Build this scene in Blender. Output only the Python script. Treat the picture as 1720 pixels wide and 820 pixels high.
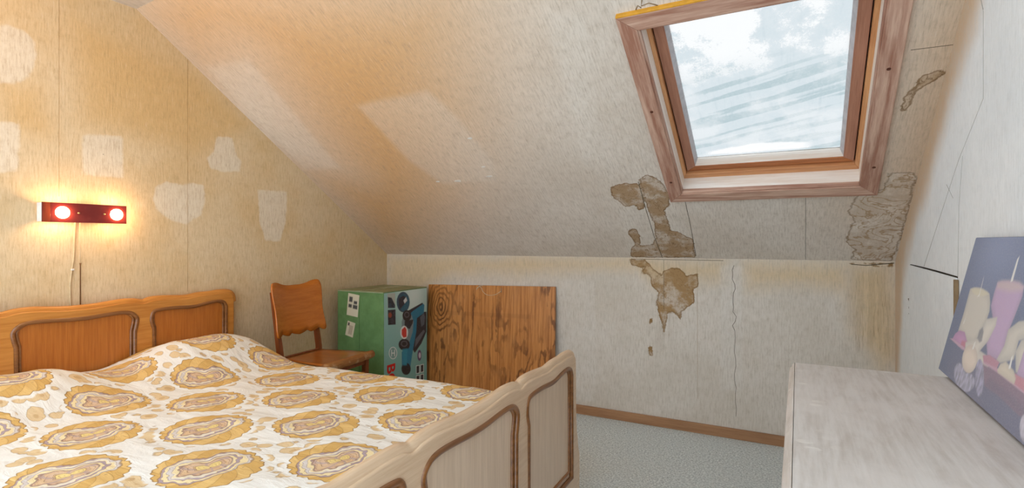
import bpy, bmesh, math, random
import numpy as np
from mathutils import Vector, Matrix, noise as mnoise

for o in list(bpy.data.objects):
    bpy.data.objects.remove(o)
scene = bpy.context.scene
C = scene.collection
random.seed(7)
rng = np.random.default_rng(7)

# ------------------------------------------------------------------ camera
FPX, HC, YAW = 893.0, 1.11, math.radians(28.26)
cam_d = bpy.data.cameras.new('camera')
cam_d.sensor_width = 36.0
cam_d.lens = FPX / 1720 * 36.0
cam_d.shift_y = -4 / 1720
cam_d.clip_start = 0.02
cam = bpy.data.objects.new('camera', cam_d)
cam.location = (0, 0, HC)
cam.rotation_euler = (math.pi / 2, 0, YAW)
C.objects.link(cam)
scene.camera = cam

# ------------------------------------------------------------------ sky, light, exposure
world = bpy.data.worlds.new('overcast_sky')
scene.world = world
world.use_nodes = True
bg = world.node_tree.nodes['Background']
SKYC = (0.75, 0.885, 1.0)
bg.inputs[0].default_value = (*SKYC, 1)
SKY = 3.08
bg.inputs[1].default_value = SKY


def lamp(name, kind, loc, energy, color, size=0.1, rot=None):
    d = bpy.data.lights.new(name, kind)
    d.energy = energy
    d.color = color
    if kind == 'AREA':
        d.shape = 'RECTANGLE'
        d.size, d.size_y = size
    else:
        d.shadow_soft_size = size
    o = bpy.data.objects.new(name, d)
    o.location = loc
    if rot:
        o.rotation_euler = rot
    C.objects.link(o)
    return o


# the room's warm ceiling lamp, near the middle of the flat ceiling, above the frame
lamp('ceiling_lamp_light', 'POINT', (-2.15, 0.62, 2.08), 8.5, (1.0, 0.58, 0.28), 0.09)

vs = scene.view_settings
vs.view_transform = 'Standard'
vs.look = 'None'
vs.exposure = 0.0
vs.gamma = 1.0
vs.use_curve_mapping = False

# ------------------------------------------------------------------ room dimensions (metres, camera stands at x=y=0)
XL, XR, YK, YB = -2.859, 0.427, 3.232, -0.40
YC = -0.15                          # the flat ceiling ends here, the rest of the attic is open to daylight
ZK, ZC = 1.012, 2.252


def ytop(x):
    k = min(1.0, max(0.0, (x - XL) / (-0.7 - XL)))
    return 1.425 + (1.285 - 1.425) * k


# a point of the photograph carried onto a surface of the room
FV = np.array([-math.sin(YAW), math.cos(YAW), 0.0])
RV = np.array([math.cos(YAW), math.sin(YAW), 0.0])
CV = np.array([0, 0, HC])


def hit(px, py, n, p):
    d = FV + RV * (px - 860) / FPX - np.array([0, 0, 1.0]) * (py - 406) / FPX
    n = np.array(n, float)
    return CV + d * (np.dot(np.array(p, float) - CV, n) / np.dot(d, n))


# ------------------------------------------------------------------ helpers: colours and nodes
def S(r, g, b):
    f = lambda c: (c / 255 / 12.92) if c / 255 <= 0.04045 else ((c / 255 + 0.055) / 1.055) ** 2.4
    return (f(r), f(g), f(b), 1.0)


class V:
    """a float socket with arithmetic"""
    def __init__(s, t, k): s.t, s.k = t, k
    def _m(s, op, o=None, c=None, rev=False):
        n = s.t.nodes.new('ShaderNodeMath'); n.operation = op
        a = [s, o] if not rev else [o, s]
        if c is not None: a.append(c)
        for i, v in enumerate(a):
            if v is None: continue
            if isinstance(v, V): s.t.links.new(v.k, n.inputs[i])
            else: n.inputs[i].default_value = float(v)
        return V(s.t, n.outputs[0])
    def __add__(s, o): return s._m('ADD', o)
    __radd__ = __add__
    def __sub__(s, o): return s._m('SUBTRACT', o)
    def __rsub__(s, o): return s._m('SUBTRACT', o, rev=True)
    def __mul__(s, o): return s._m('MULTIPLY', o)
    __rmul__ = __mul__
    def __truediv__(s, o): return s._m('DIVIDE', o)
    def mx(s, o): return s._m('MAXIMUM', o)
    def mn(s, o): return s._m('MINIMUM', o)
    def ab(s): return s._m('ABSOLUTE')
    def sin(s): return s._m('SINE')
    def cos(s): return s._m('COSINE')
    def sqrt(s): return s._m('SQRT')
    def floor(s): return s._m('FLOOR')
    def fract(s): return s._m('FRACT')
    def at2(s, o): return s._m('ARCTAN2', o)
    def ss(s, lo, hi):
        n = s.t.nodes.new('ShaderNodeMapRange'); n.interpolation_type = 'SMOOTHSTEP'
        s.t.links.new(s.k, n.inputs['Value'])
        flip = lo > hi
        if flip: lo, hi = hi, lo
        n.inputs['From Min'].default_value = lo; n.inputs['From Max'].default_value = hi
        n.inputs['To Min'].default_value = 1.0 if flip else 0.0
        n.inputs['To Max'].default_value = 0.0 if flip else 1.0
        return V(s.t, n.outputs['Result'])


class Mat:
    def __init__(s, name, rough=0.7, spec=0.3):
        s.m = bpy.data.materials.new(name); s.m.use_nodes = True
        s.t = s.m.node_tree
        s.b = s.t.nodes['Principled BSDF']
        s.b.inputs['Roughness'].default_value = rough
        s.b.inputs['Specular IOR Level'].default_value = spec
    def obj(s):
        return s.t.nodes.new('ShaderNodeTexCoord').outputs['Object']
    def uv(s):
        return s.t.nodes.new('ShaderNodeTexCoord').outputs['UV']
    def sep(s, v):
        n = s.t.nodes.new('ShaderNodeSeparateXYZ'); s.t.links.new(v, n.inputs[0])
        return [V(s.t, n.outputs[i]) for i in range(3)]
    def comb(s, x, y, z=0.0):
        n = s.t.nodes.new('ShaderNodeCombineXYZ')
        for i, v in enumerate((x, y, z)):
            if isinstance(v, V): s.t.links.new(v.k, n.inputs[i])
            else: n.inputs[i].default_value = v
        return n.outputs[0]
    def vmul(s, v, k):
        n = s.t.nodes.new('ShaderNodeVectorMath'); n.operation = 'MULTIPLY'
        s.t.links.new(v, n.inputs[0]); n.inputs[1].default_value = k
        return n.outputs[0]
    def vadd(s, v, k):
        n = s.t.nodes.new('ShaderNodeVectorMath'); n.operation = 'ADD'
        s.t.links.new(v, n.inputs[0])
        if isinstance(k, tuple): n.inputs[1].default_value = k
        else: s.t.links.new(k, n.inputs[1])
        return n.outputs[0]
    def noise(s, v, scale, detail=3.0, rough=0.55, dist=0.0):
        n = s.t.nodes.new('ShaderNodeTexNoise')
        s.t.links.new(v, n.inputs['Vector'])
        n.inputs['Scale'].default_value = scale; n.inputs['Detail'].default_value = detail
        n.inputs['Roughness'].default_value = rough; n.inputs['Distortion'].default_value = dist
        return V(s.t, n.outputs['Fac'])
    def vor(s, v, scale, feat='F1', rand=1.0):
        n = s.t.nodes.new('ShaderNodeTexVoronoi'); n.feature = feat
        s.t.links.new(v, n.inputs['Vector']); n.inputs['Scale'].default_value = scale
        n.inputs['Randomness'].default_value = rand
        return V(s.t, n.outputs['Distance']), n.outputs.get('Color')
    def attr(s, name):
        n = s.t.nodes.new('ShaderNodeAttribute'); n.attribute_name = name
        return V(s.t, n.outputs['Fac'])
    def mix(s, f, a, b):
        n = s.t.nodes.new('ShaderNodeMix'); n.data_type = 'RGBA'
        for v, i in ((f, n.inputs[0]), (a, n.inputs[6]), (b, n.inputs[7])):
            if isinstance(v, V): s.t.links.new(v.k, i)
            elif isinstance(v, (tuple, float, int)): i.default_value = v
            else: s.t.links.new(v, i)
        return n.outputs[2]
    def color(s, c):
        if isinstance(c, tuple): s.b.inputs['Base Color'].default_value = c
        else: s.t.links.new(c, s.b.inputs['Base Color'])
    def rough(s, v): s.t.links.new(v.k, s.b.inputs['Roughness'])
    def bump(s, h, dist=0.001, strength=0.5):
        n = s.t.nodes.new('ShaderNodeBump'); n.inputs['Distance'].default_value = dist
        n.inputs['Strength'].default_value = strength
        s.t.links.new(h.k, n.inputs['Height']); s.t.links.new(n.outputs[0], s.b.inputs['Normal'])


def plain(name, col, rough=0.6, spec=0.3, metal=0.0, var=0.08):
    M = Mat(name, rough, spec)
    n = M.noise(M.obj(), 35, 3)
    d = tuple(c * (1 - var * 2.2) for c in col[:3]) + (1,)
    M.color(M.mix(n.ss(0.3, 0.7), d, col))
    M.b.inputs['Metallic'].default_value = metal
    return M.m


def wood(name, light, dark, axis=2, rough=0.4, fine=55, stretch=0.05, figure=0.5, spec=0.4, coat=0.0, wear=None, fig_scale=5.0):
    """grain runs along the given local axis"""
    M = Mat(name, rough, spec)
    k = [1.0, 1.0, 1.0]; k[axis] = stretch
    v = M.vmul(M.obj(), tuple(k))
    g1 = M.noise(v, fine, 4, 0.65)
    g2 = M.noise(v, fine * 4.5, 3, 0.6)
    big = M.noise(v, fig_scale, 2, 0.5, 0.4)
    ring = ((big * 42).sin() * 0.5 + 0.5)
    f = g1.ss(0.32, 0.68) * 0.55 + g2.ss(0.35, 0.65) * 0.25 + ring * figure * 0.5
    col = M.mix(f.mn(1.0), light, dark)
    if wear:
        w = M.noise(M.obj(), 9, 5, 0.7)
        col = M.mix(w.ss(0.52, 0.66) * 0.55, col, wear)
    M.color(col)
    M.bump(g1 + g2, 0.0006, 0.35)
    M.b.inputs['Coat Weight'].default_value = coat
    M.b.inputs['Coat Roughness'].default_value = 0.25
    return M.m


# ------------------------------------------------------------------ helpers: objects
def link(name, me, mat=None, parent=None):
    o = bpy.data.objects.new(name, me)
    C.objects.link(o)
    if mat is not None and me is not None:
        me.materials.clear(); me.materials.append(mat)
    if parent is not None:
        o.parent = parent
    return o


def tag(o, label, cat, group=None):
    o['label'] = label; o['category'] = cat
    if group: o['group'] = group
    return o


def structure(o):
    o['kind'] = 'structure'
    return o


def thing(name, label, cat, loc=(0, 0, 0), rz=0.0):
    o = bpy.data.objects.new(name, None)
    o.empty_display_size = 0.05
    C.objects.link(o)
    o.location = loc; o.rotation_euler = (0, 0, rz)
    return tag(o, label, cat)


def from_data(verts, faces, smooth=False):
    me = bpy.data.meshes.new('mesh')
    me.from_pydata([tuple(map(float, v)) for v in verts], [], faces)
    me.validate()
    if smooth:
        me.polygons.foreach_set('use_smooth', [True] * len(me.polygons))
    me.update()
    return me


def fix(me):
    bm = bmesh.new(); bm.from_mesh(me)
    bmesh.ops.recalc_face_normals(bm, faces=bm.faces)
    bm.to_mesh(me); bm.free()
    return me


def box_mesh(c, s, bev=0.0, seg=2):
    bm = bmesh.new()
    bmesh.ops.create_cube(bm, size=1)
    for v in bm.verts:
        v.co = Vector((c[0] + v.co.x * s[0], c[1] + v.co.y * s[1], c[2] + v.co.z * s[2]))
    if bev:
        bmesh.ops.bevel(bm, geom=list(bm.edges), offset=bev, segments=seg, affect='EDGES', profile=0.5)
    me = bpy.data.meshes.new('mesh'); bm.to_mesh(me); bm.free()
    return me


def hexa(p, bev=0.0):
    """8 points: bottom ring 0-3, top ring 4-7"""
    me = from_data(p, [(3, 2, 1, 0), (4, 5, 6, 7), (0, 1, 5, 4), (1, 2, 6, 5), (2, 3, 7, 6), (3, 0, 4, 7)])
    fix(me)
    if bev:
        bm = bmesh.new(); bm.from_mesh(me)
        bmesh.ops.bevel(bm, geom=list(bm.edges), offset=bev, segments=2, affect='EDGES', profile=0.5)
        bm.to_mesh(me); bm.free()
    return me


def tube(pts, r, seg=8, closed=False, flat=1.0):
    """a tube along points; r is a number or a list"""
    P = [Vector(p) for p in pts]; n = len(P)
    verts, faces = [], []
    prev = None
    for i in range(n):
        a = P[i - 1] if (i or closed) else P[i]
        b = P[(i + 1) % n] if (i < n - 1 or closed) else P[i]
        t = (b - a).normalized()
        if prev is None:
            ref = Vector((0, 0, 1)) if abs(t.z) < 0.9 else Vector((1, 0, 0))
            u = t.cross(ref).normalized()
        else:
            u = (prev - t * prev.dot(t)).normalized()
        prev = u
        w = t.cross(u)
        rr = r[i] if isinstance(r, (list, tuple)) else r
        for k in range(seg):
            a_ = 2 * math.pi * k / seg
            verts.append(P[i] + u * (rr * math.cos(a_)) + w * (rr * flat * math.sin(a_)))
    m = n if closed else n - 1
    for i in range(m):
        for k in range(seg):
            a0 = i * seg + k; a1 = i * seg + (k + 1) % seg
            b0 = ((i + 1) % n) * seg + k; b1 = ((i + 1) % n) * seg + (k + 1) % seg
            faces.append((a0, a1, b1, b0))
    if not closed:
        faces.append(tuple(range(seg - 1, -1, -1)))
        faces.append(tuple((n - 1) * seg + k for k in range(seg)))
    return fix(from_data(verts, faces, True))


def lathe(prof, seg=24, axis='z', at=(0, 0, 0)):
    verts, faces = [], []
    for r, z in prof:
        for k in range(seg):
            a = 2 * math.pi * k / seg
            p = (r * math.cos(a), r * math.sin(a), z)
            if axis == 'x': p = (p[2], p[0], p[1])
            verts.append((p[0] + at[0], p[1] + at[1], p[2] + at[2]))
    for i in range(len(prof) - 1):
        for k in range(seg):
            faces.append((i * seg + k, i * seg + (k + 1) % seg, (i + 1) * seg + (k + 1) % seg, (i + 1) * seg + k))
    faces.append(tuple(range(seg))); faces.append(tuple((len(prof) - 1) * seg + k for k in range(seg)))
    return fix(from_data(verts, faces, True))


def spline(pts, per=6, closed=False):
    P = [np.array(p, float) for p in pts]; n = len(P); out = []
    for i in range(n if closed else n - 1):
        if closed: a, b, c, d = P[i - 1], P[i], P[(i + 1) % n], P[(i + 2) % n]
        else: a, b, c, d = P[max(i - 1, 0)], P[i], P[i + 1], P[min(i + 2, n - 1)]
        for k in range(per):
            t = k / per
            out.append(0.5 * (2 * b + (c - a) * t + (2 * a - 5 * b + 4 * c - d) * t * t + (3 * b - a - 3 * c + d) * t ** 3))
    if not closed: out.append(P[-1])
    return out


def plate(outline, holes, thick, bev, conv):
    """flat board with rounded edges and real openings, 2D outline (s,z) -> conv(s,z,d)"""
    cu = bpy.data.curves.new('tmp', 'CURVE'); cu.dimensions = '2D'; cu.fill_mode = 'BOTH'
    cu.extrude = max(thick / 2 - bev, 0.0001); cu.bevel_depth = bev; cu.bevel_resolution = 2
    cu.offset = -bev
    for ring in [outline] + holes:
        sp = cu.splines.new('POLY'); sp.points.add(len(ring) - 1)
        for q, p in zip(sp.points, ring): q.co = (p[0], p[1], 0, 1)
        sp.use_cyclic_u = True
    o = bpy.data.objects.new('tmp', cu); C.objects.link(o)
    dg = bpy.context.evaluated_depsgraph_get(); dg.update()
    me = bpy.data.meshes.new_from_object(o.evaluated_get(dg))
    bpy.data.objects.remove(o); bpy.data.curves.remove(cu)
    for v in me.vertices:
        v.co = conv(v.co.x, v.co.y, v.co.z)
    me.materials.clear()
    return fix(me)


def sdf(P, polys):
    """signed distance of 2D points to the union of polygons (negative inside)"""
    P = np.asarray(P, float)
    best = np.full(len(P), 9.0)
    for poly in polys:
        Q = np.asarray(poly, float); n = len(Q)
        d = np.full(len(P), 1e9); ins = np.zeros(len(P), bool)
        for i in range(n):
            a, b = Q[i], Q[(i + 1) % n]
            ab = b - a; L = ab @ ab + 1e-12
            t = np.clip(((P - a) @ ab) / L, 0, 1)
            d = np.minimum(d, np.hypot(*(P - a - t[:, None] * ab).T))
            if a[1] != b[1]:
                c = ((a[1] > P[:, 1]) != (b[1] > P[:, 1])) & (P[:, 0] < (b[0] - a[0]) * (P[:, 1] - a[1]) / (b[1] - a[1]) + a[0])
                ins ^= c
        best = np.minimum(best, np.where(ins, -d, d))
    return best


def set_attr(me, name, vals):
    a = me.attributes.new(name, 'FLOAT', 'POINT')
    a.data.foreach_set('value', np.asarray(vals, np.float32))


def set_uv(me, uv):
    """per-vertex uv in metres"""
    l = me.uv_layers.new(name='uv')
    idx = np.zeros(len(me.loops), np.int32); me.loops.foreach_get('vertex_index', idx)
    l.data.foreach_set('uv', np.asarray(uv, np.float32)[idx].ravel())


def set_col(me, name, rgb):
    a = me.color_attributes.new(name, 'FLOAT_COLOR', 'POINT')
    a.data.foreach_set('color', np.c_[rgb, np.ones(len(rgb))].astype(np.float32).ravel())


def sheet(us, vs_, pos, skip=None):
    nu, nv = len(us), len(vs_)
    verts = [pos(u, v) for u in us for v in vs_]
    faces = []
    for i in range(nu - 1):
        for j in range(nv - 1):
            if skip and skip((us[i] + us[i + 1]) / 2, (vs_[j] + vs_[j + 1]) / 2): continue
            faces.append((i * nv + j, (i + 1) * nv + j, (i + 1) * nv + j + 1, i * nv + j + 1))
    return from_data(verts, faces)


def lin(a, b, step):
    return list(np.linspace(a, b, max(2, int(round(abs(b - a) / step)) + 1)))


def solid(o, t, off=-1):
    m = o.modifiers.new('thickness', 'SOLIDIFY'); m.thickness = t; m.offset = off
    return o


# ------------------------------------------------------------------ wallpaper material
def wallpaper(name, base_a, base_b, pale, tan, stain_edge, stain_in, fibre_dark, stain_rings=0.5, pale_k=0.72, soft=0.008, blot_k=0.72, tan_k=0.75, tan_soft=0.085):
    M = Mat(name, 0.85, 0.15)
    uv = M.uv()
    fib = M.noise(M.vmul(uv, (1.0, 0.09, 1.0)), 210, 3, 0.7)
    fib2 = M.noise(M.vmul(uv, (1.0, 0.10, 1.0)), 150, 4, 0.8)
    mott = M.noise(uv, 2.2, 5, 0.62)
    fine = M.noise(uv, 26, 4, 0.65)
    col = M.mix(mott.ss(0.36, 0.66), base_a, base_b)
    # yellowed areas and the slope's painted warm lamp glow, soft borders
    t = M.attr('tan') + (mott - 0.5) * 0.22 + (fib2 - 0.5) * 0.05
    col = M.mix(t.ss(tan_soft, -tan_soft) * tan_k, col, tan)
    # unfaded places where things hung
    p = M.attr('pale') + (fine - 0.5) * 0.022
    col = M.mix(p.ss(soft, -soft) * pale_k, col, pale)
    # fibres
    dark = fib2.ss(0.42, 0.80) * 0.62 + fine.ss(0.45, 0.75) * 0.18
    col = M.mix(dark, col, fibre_dark)
    lightf = fib2.ss(0.44, 0.28) * 0.30
    col = M.mix(lightf, col, pale)
    # water stains: brown rims, rings inside
    n1 = M.noise(uv, 16, 5, 0.65)
    d = M.attr('stain') + (n1 - 0.5) * 0.05
    inside = d.ss(0.003, -0.003)
    rim = (d + 0.003).ab().ss(0.006, 0.0008)
    r1 = M.noise(uv, 9, 4, 0.6, 0.4)
    rings = ((r1 * 34).sin().ab()).ss(0.34, 0.0)
    blot = M.noise(M.vadd(uv, (3.1, 1.7, 0)), 7, 5, 0.68).ss(0.40, 0.56)
    col = M.mix(inside * (blot * (blot_k - 0.2) + 0.34), col, stain_in)
    col = M.mix(inside * rings * stain_rings, col, stain_edge)
    col = M.mix(rim * 0.65, col, stain_edge)
    # ring stains: pale inside, many thin brown tide lines
    e = M.attr('ringed') + (n1 - 0.5) * 0.05
    ine = e.ss(0.003, -0.003)
    col = M.mix(ine * 0.35, col, pale)
    tide = ((M.noise(uv, 7, 4, 0.55, 0.5) * 27).sin().ab()).ss(0.60, 0.05)
    col = M.mix(ine * tide * 0.8, col, stain_in)
    col = M.mix(ine * blot * 0.38, col, stain_in)
    col = M.mix((e + 0.003).ab().ss(0.006, 0.0008) * 0.55, col, stain_edge)
    # drips running down
    dr = M.attr('drip')
    k = M.noise(M.vmul(uv, (1.0, 0.035, 1.0)), 38, 3, 0.6)
    lines = ((k - 0.5).ab()).ss(0.022, 0.004)
    col = M.mix(dr.ss(0.03, -0.06) * (lines * 0.28 + k.ss(0.42, 0.62) * 0.16), col, stain_edge)
    # specks
    sp, _ = M.vor(uv, 6.5)
    col = M.mix(sp.ss(0.021, 0.012) * 0.6, col, S(96, 62, 34))
    M.color(col)
    M.bump(fib2 * 0.8 + fib * 0.5 + fine + inside * (n1 * 2.0), 0.0014, 0.6)
    return M.m


WP_LEFT = wallpaper('wallpaper_yellowed', S(222, 200, 164), S(216, 188, 144), S(230, 220, 202), S(214, 178, 122), S(150, 105, 55), S(190, 150, 100), S(170, 140, 98))
WP_SLOPE = wallpaper('wallpaper_slope', S(220, 210, 198), S(211, 199, 185), S(228, 222, 212), S(206, 160, 104), S(122, 94, 64), S(166, 136, 102), S(150, 132, 112), 0.75, 0.27, 0.03, 0.8, 0.92, 0.55)
WP_KNEE = wallpaper('wallpaper_knee', S(216, 207, 196), S(207, 197, 184), S(220, 214, 206), S(212, 184, 140), S(128, 98, 62), S(162, 130, 90), S(160, 146, 124), 0.5, 0.35, 0.012, 0.85)
WP_RIGHT = wallpaper('wallpaper_white', S(240, 243, 245), S(232, 236, 239), S(244, 247, 249), S(204, 164, 108), S(150, 120, 80), S(190, 160, 120), S(204, 208, 210))


def surface_attrs(me, uvpts, pale=(), tan=(), stain=(), drip=(), ringed=()):
    set_uv(me, uvpts)
    for n, p in (('pale', pale), ('tan', tan), ('stain', stain), ('drip', drip), ('ringed', ringed)):
        set_attr(me, n, sdf(uvpts, p) if len(p) else np.full(len(uvpts), 9.0))


def on_left(pts):   # photo points -> (y,z) on the left wall
    return [tuple(hit(x, y, (1, 0, 0), (XL, 0, 0))[1:]) for x, y in pts]


def on_right(pts):
    return [tuple(hit(x, y, (1, 0, 0), (XR, 0, 0))[1:]) for x, y in pts]


def on_knee(pts):
    r = [hit(x, y, (0, 1, 0), (0, YK, 0)) for x, y in pts]
    return [(p[0], p[2]) for p in r]


def on_slope(pts):  # -> (x, distance up the slope)
    out = []
    for px, py in pts:
        x = -0.1
        for _ in range(6):
            b = np.array([0, ytop(x) - YK, ZC - ZK]); n = np.cross([1, 0, 0], b)
            p = hit(px, py, n, (0, YK, ZK)); x = p[0]
        out.append((p[0], math.hypot(p[1] - YK, p[2] - ZK)))
    return out


def zoomed(sc, ox, oy, pts):
    return [(ox + x / sc, oy + y / sc) for x, y in pts]


# ------------------------------------------------------------------ the room
# floor
M = Mat('speckled_carpet', 0.95, 0.1)
v = M.obj()
n1 = M.noise(v, 105, 3, 0.85); n2 = M.noise(v, 48, 3, 0.7); n3 = M.noise(v, 5, 3)
c1 = M.mix(n1.ss(0.36, 0.64), S(172, 182, 184), S(242, 248, 248))
c1 = M.mix(n2.ss(0.56, 0.7) * 0.5, c1, S(168, 174, 178))
M.color(M.mix(n3.ss(0.4, 0.7) * 0.2, c1, S(206, 214, 214)))
M.bump(n1 + n2, 0.004, 0.7)
CARPET = M.m
structure(link('floor', box_mesh(((XL + XR) / 2, (YB + YK) / 2, -0.04), (XR - XL + 0.16, YK - YB + 0.16, 0.08)), CARPET))

# left gable wall
def ztop(y):
    return ZC if y <= 1.425 else ZC + (ZK - ZC) * (y - 1.425) / (YK - 1.425)

ys = lin(YB, 0.3, 0.15)[:-1] + lin(0.3, 1.425, 0.02)[:-1] + lin(1.425, YK, 0.02)
ts = lin(0, 0.3, 0.1)[:-1] + lin(0.3, 1.0, 0.009)
me = sheet(ys, ts, lambda y, t: (XL, y, t * ztop(y)))
P = np.array([(v.co.y, v.co.z) for v in me.vertices])
pale_l = [on_left(q) for q in (
    zoomed(2.05, 0, 0, [(285, 462), (420, 470), (425, 615), (285, 600)]),
    zoomed(2.05, 0, 0, [(528, 690), (535, 645), (575, 626), (622, 636), (660, 630), (702, 640), (706, 690), (692, 740), (640, 772), (600, 762), (560, 742), (535, 715)]),
    zoomed(2.05, 0, 0, [(745, 470), (800, 475), (812, 530), (832, 560), (825, 590), (770, 592), (725, 580), (712, 545), (735, 525)]),
    zoomed(2.05, 0, 0, [(-60, 90), (20, 85), (80, 105), (115, 140), (125, 190), (105, 260), (60, 285), (-60, 290)]),
    zoomed(2.05, 0, 0, [(-60, 415), (65, 425), (65, 590), (-60, 600)]),
    [(433, 319), (482, 322), (480, 372), (470, 406), (446, 404), (436, 372)],
)]
tan_l = [on_left(q) for q in (
    [(10, 150), (60, 155), (70, 215), (20, 210)],
    [(120, 30), (330, 120), (420, 210), (330, 260), (150, 200)])]
surface_attrs(me, P, pale_l, tan_l)
wall_left = solid(structure(link('wall_left', me, WP_LEFT)), 0.06, -1)

# sloped ceiling, with an opening for the roof window
WX0, WX1 = -0.565, 0.300            # outer edges of the window casing
SLOPE_ANG = math.atan2(ZC - ZK, YK - 1.285)
b_dir = np.array([0, -math.cos(SLOPE_ANG), math.sin(SLOPE_ANG)])
n_out = np.array([0, math.sin(SLOPE_ANG), math.cos(SLOPE_ANG)])   # up and out through the roof
W0 = hit(1128, 335.6, np.cross([1, 0, 0], b_dir), (0, YK, ZK))
WB0 = math.hypot(W0[1] - YK, W0[2] - ZK)
WB1 = WB0 + 1.09
SL = math.hypot(YK - 1.285, ZC - ZK)
CM = 0.036
xs = lin(XL, -0.7, 0.02)[:-1] + lin(-0.7, WX0 + CM, 0.015)[:-1] + lin(WX0 + CM, WX1 - CM, 0.02)[:-1] + lin(WX1 - CM, XR, 0.015)
t0, t1 = (WB0 + CM) / SL, (WB1 - CM) / SL
ts = lin(0, t0, 0.008)[:-1] + lin(t0, t1, 0.01)[:-1] + lin(t1, 1.0, 0.02)
inside = lambda x, t: WX0 + CM < x < WX1 - CM and t0 < t < t1
me = sheet(xs, ts, lambda x, t: (x, YK + (ytop(x) - YK) * t, ZK + (ZC - ZK) * t), inside)
P = np.array([(v.co.x, math.hypot(v.co.y - YK, v.co.z - ZK)) for v in me.vertices])
z7 = lambda q: zoomed(2.278, 1000, 260, q)
z8 = lambda q: zoomed(2.735, 1380, 260, q)
stain_s = [on_slope(q) for q in (
    z7([(58, 130), (75, 112), (110, 110), (160, 108), (172, 125), (185, 150), (190, 205), (165, 215), (150, 195), (110, 200), (85, 175), (60, 155)]),
    z7([(165, 95), (195, 76), (235, 88), (262, 112), (278, 140), (285, 190), (265, 215), (278, 250), (290, 290), (330, 300), (375, 325), (385, 393), (262, 398), (135, 394), (132, 370), (150, 340), (128, 300), (130, 283), (155, 283), (175, 315), (170, 345), (215, 345), (232, 320), (225, 260), (200, 215), (185, 150)]),
    [(1590, 121), (1578, 118), (1564, 124), (1548, 129), (1536, 140), (1522, 156), (1517, 170), (1513, 186), (1527, 186), (1530, 168), (1545, 152), (1557, 144), (1575, 134)],
)]
pale_s = [on_slope(q) for q in (
    [(346, 114), (418, 101), (572, 283), (512, 285)],
    zoomed(2.277, 480, 80, [(275, 225), (340, 205), (480, 180), (540, 165), (600, 215), (660, 270), (720, 350), (790, 430), (805, 510), (600, 520), (470, 430)]),
    [(915, 20), (985, 25), (1000, 200), (985, 290), (960, 190)],
    [(1030, 330), (1100, 290), (1130, 340), (1170, 425), (1060, 425)])]
tan_s = [on_slope(q) for q in (
    [(235, 20), (345, 112), (420, 100), (575, 284), (520, 290), (640, 420), (700, 420), (760, 330), (790, 200), (800, 60), (780, -40), (230, -80)],  # warm lamp glow fading across the slope, put into its colour
    [(1600, 60), (1640, 0), (1655, 0), (1600, 190), (1560, 300), (1530, 330)],
    [(520, 120), (600, 160), (600, 180), (650, 240), (560, 200)])]
ringed_s = [on_slope(z8([(300, 90), (350, 78), (420, 85), (435, 110), (420, 170), (400, 260), (380, 330), (350, 430), (320, 487), (240, 487), (135, 482), (150, 435), (110, 400), (120, 350), (150, 300), (120, 262), (135, 225), (180, 170), (270, 165), (300, 120)]))]
surface_attrs(me, P, pale_s, tan_s, stain_s, (), ringed_s)
ceiling_slope = solid(structure(link('ceiling_slope', me, WP_SLOPE)), 0.05, -1)

# flat ceiling
me = from_data([(XL, YC, ZC), (XR, YC, ZC), (XR, 1.285, ZC), (-0.7, 1.285, ZC), (XL, 1.425, ZC)], [(0, 1, 2, 3, 4)])
surface_attrs(me, np.array([(v.co.x, v.co.y) for v in me.vertices]))
solid(structure(link('ceiling', me, WP_SLOPE)), 0.05, 1)

# knee wall
me = sheet(lin(XL, XR, 0.014), lin(0, ZK, 0.014), lambda x, z: (x, YK, z))
P = np.array([(v.co.x, v.co.z) for v in me.vertices])
stain_k = [on_knee(q) for q in (
    z7([(130, 403), (190, 403), (215, 425), (250, 465), (262, 445), (290, 430), (320, 435), (345, 460), (392, 455), (392, 500), (375, 520), (375, 570), (330, 605), (325, 630), (315, 610), (280, 605), (270, 650), (262, 695), (250, 640), (240, 600), (232, 565), (240, 525), (215, 500), (205, 460), (170, 455), (190, 430), (140, 425)]),
    z7([(205, 740), (214, 733), (219, 750), (214, 770), (206, 765)]),
    z7([(208, 630), (214, 625), (216, 640), (209, 645)]),
    z8([(125, 497), (200, 500), (325, 500), (325, 522), (250, 512), (140, 506)]),
)]
tan_k = [on_knee(q) for q in (
    [(650, 428), (1060, 434), (1060, 452), (760, 462), (715, 490), (650, 500)],
    [(1060, 438), (1215, 438), (1215, 470), (1100, 475)],
    [(1255, 445), (1420, 447), (1420, 480), (1260, 480)],
    [(1425, 445), (1503, 445), (1506, 600), (1480, 620), (1440, 560)])]
pale_k = [on_knee(q) for q in ([(1210, 447), (1247, 447), (1247, 655), (1210, 655)], [(942, 470), (1000, 470), (1000, 675), (942, 675)], )]
drip_k = [on_knee(q) for q in ([(1420, 448), (1503, 448), (1506, 600), (1425, 590)], [(1095, 520), (1130, 520), (1128, 590), (1098, 590)])]
surface_attrs(me, P, pale_k, tan_k, stain_k, drip_k)
wall_knee = solid(structure(link('wall_back', me, WP_KNEE)), 0.06, -1)

# right wall
def ztr(y):
    return ZC if y <= 1.285 else ZC + (ZK - ZC) * (y - 1.285) / (YK - 1.285)

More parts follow.
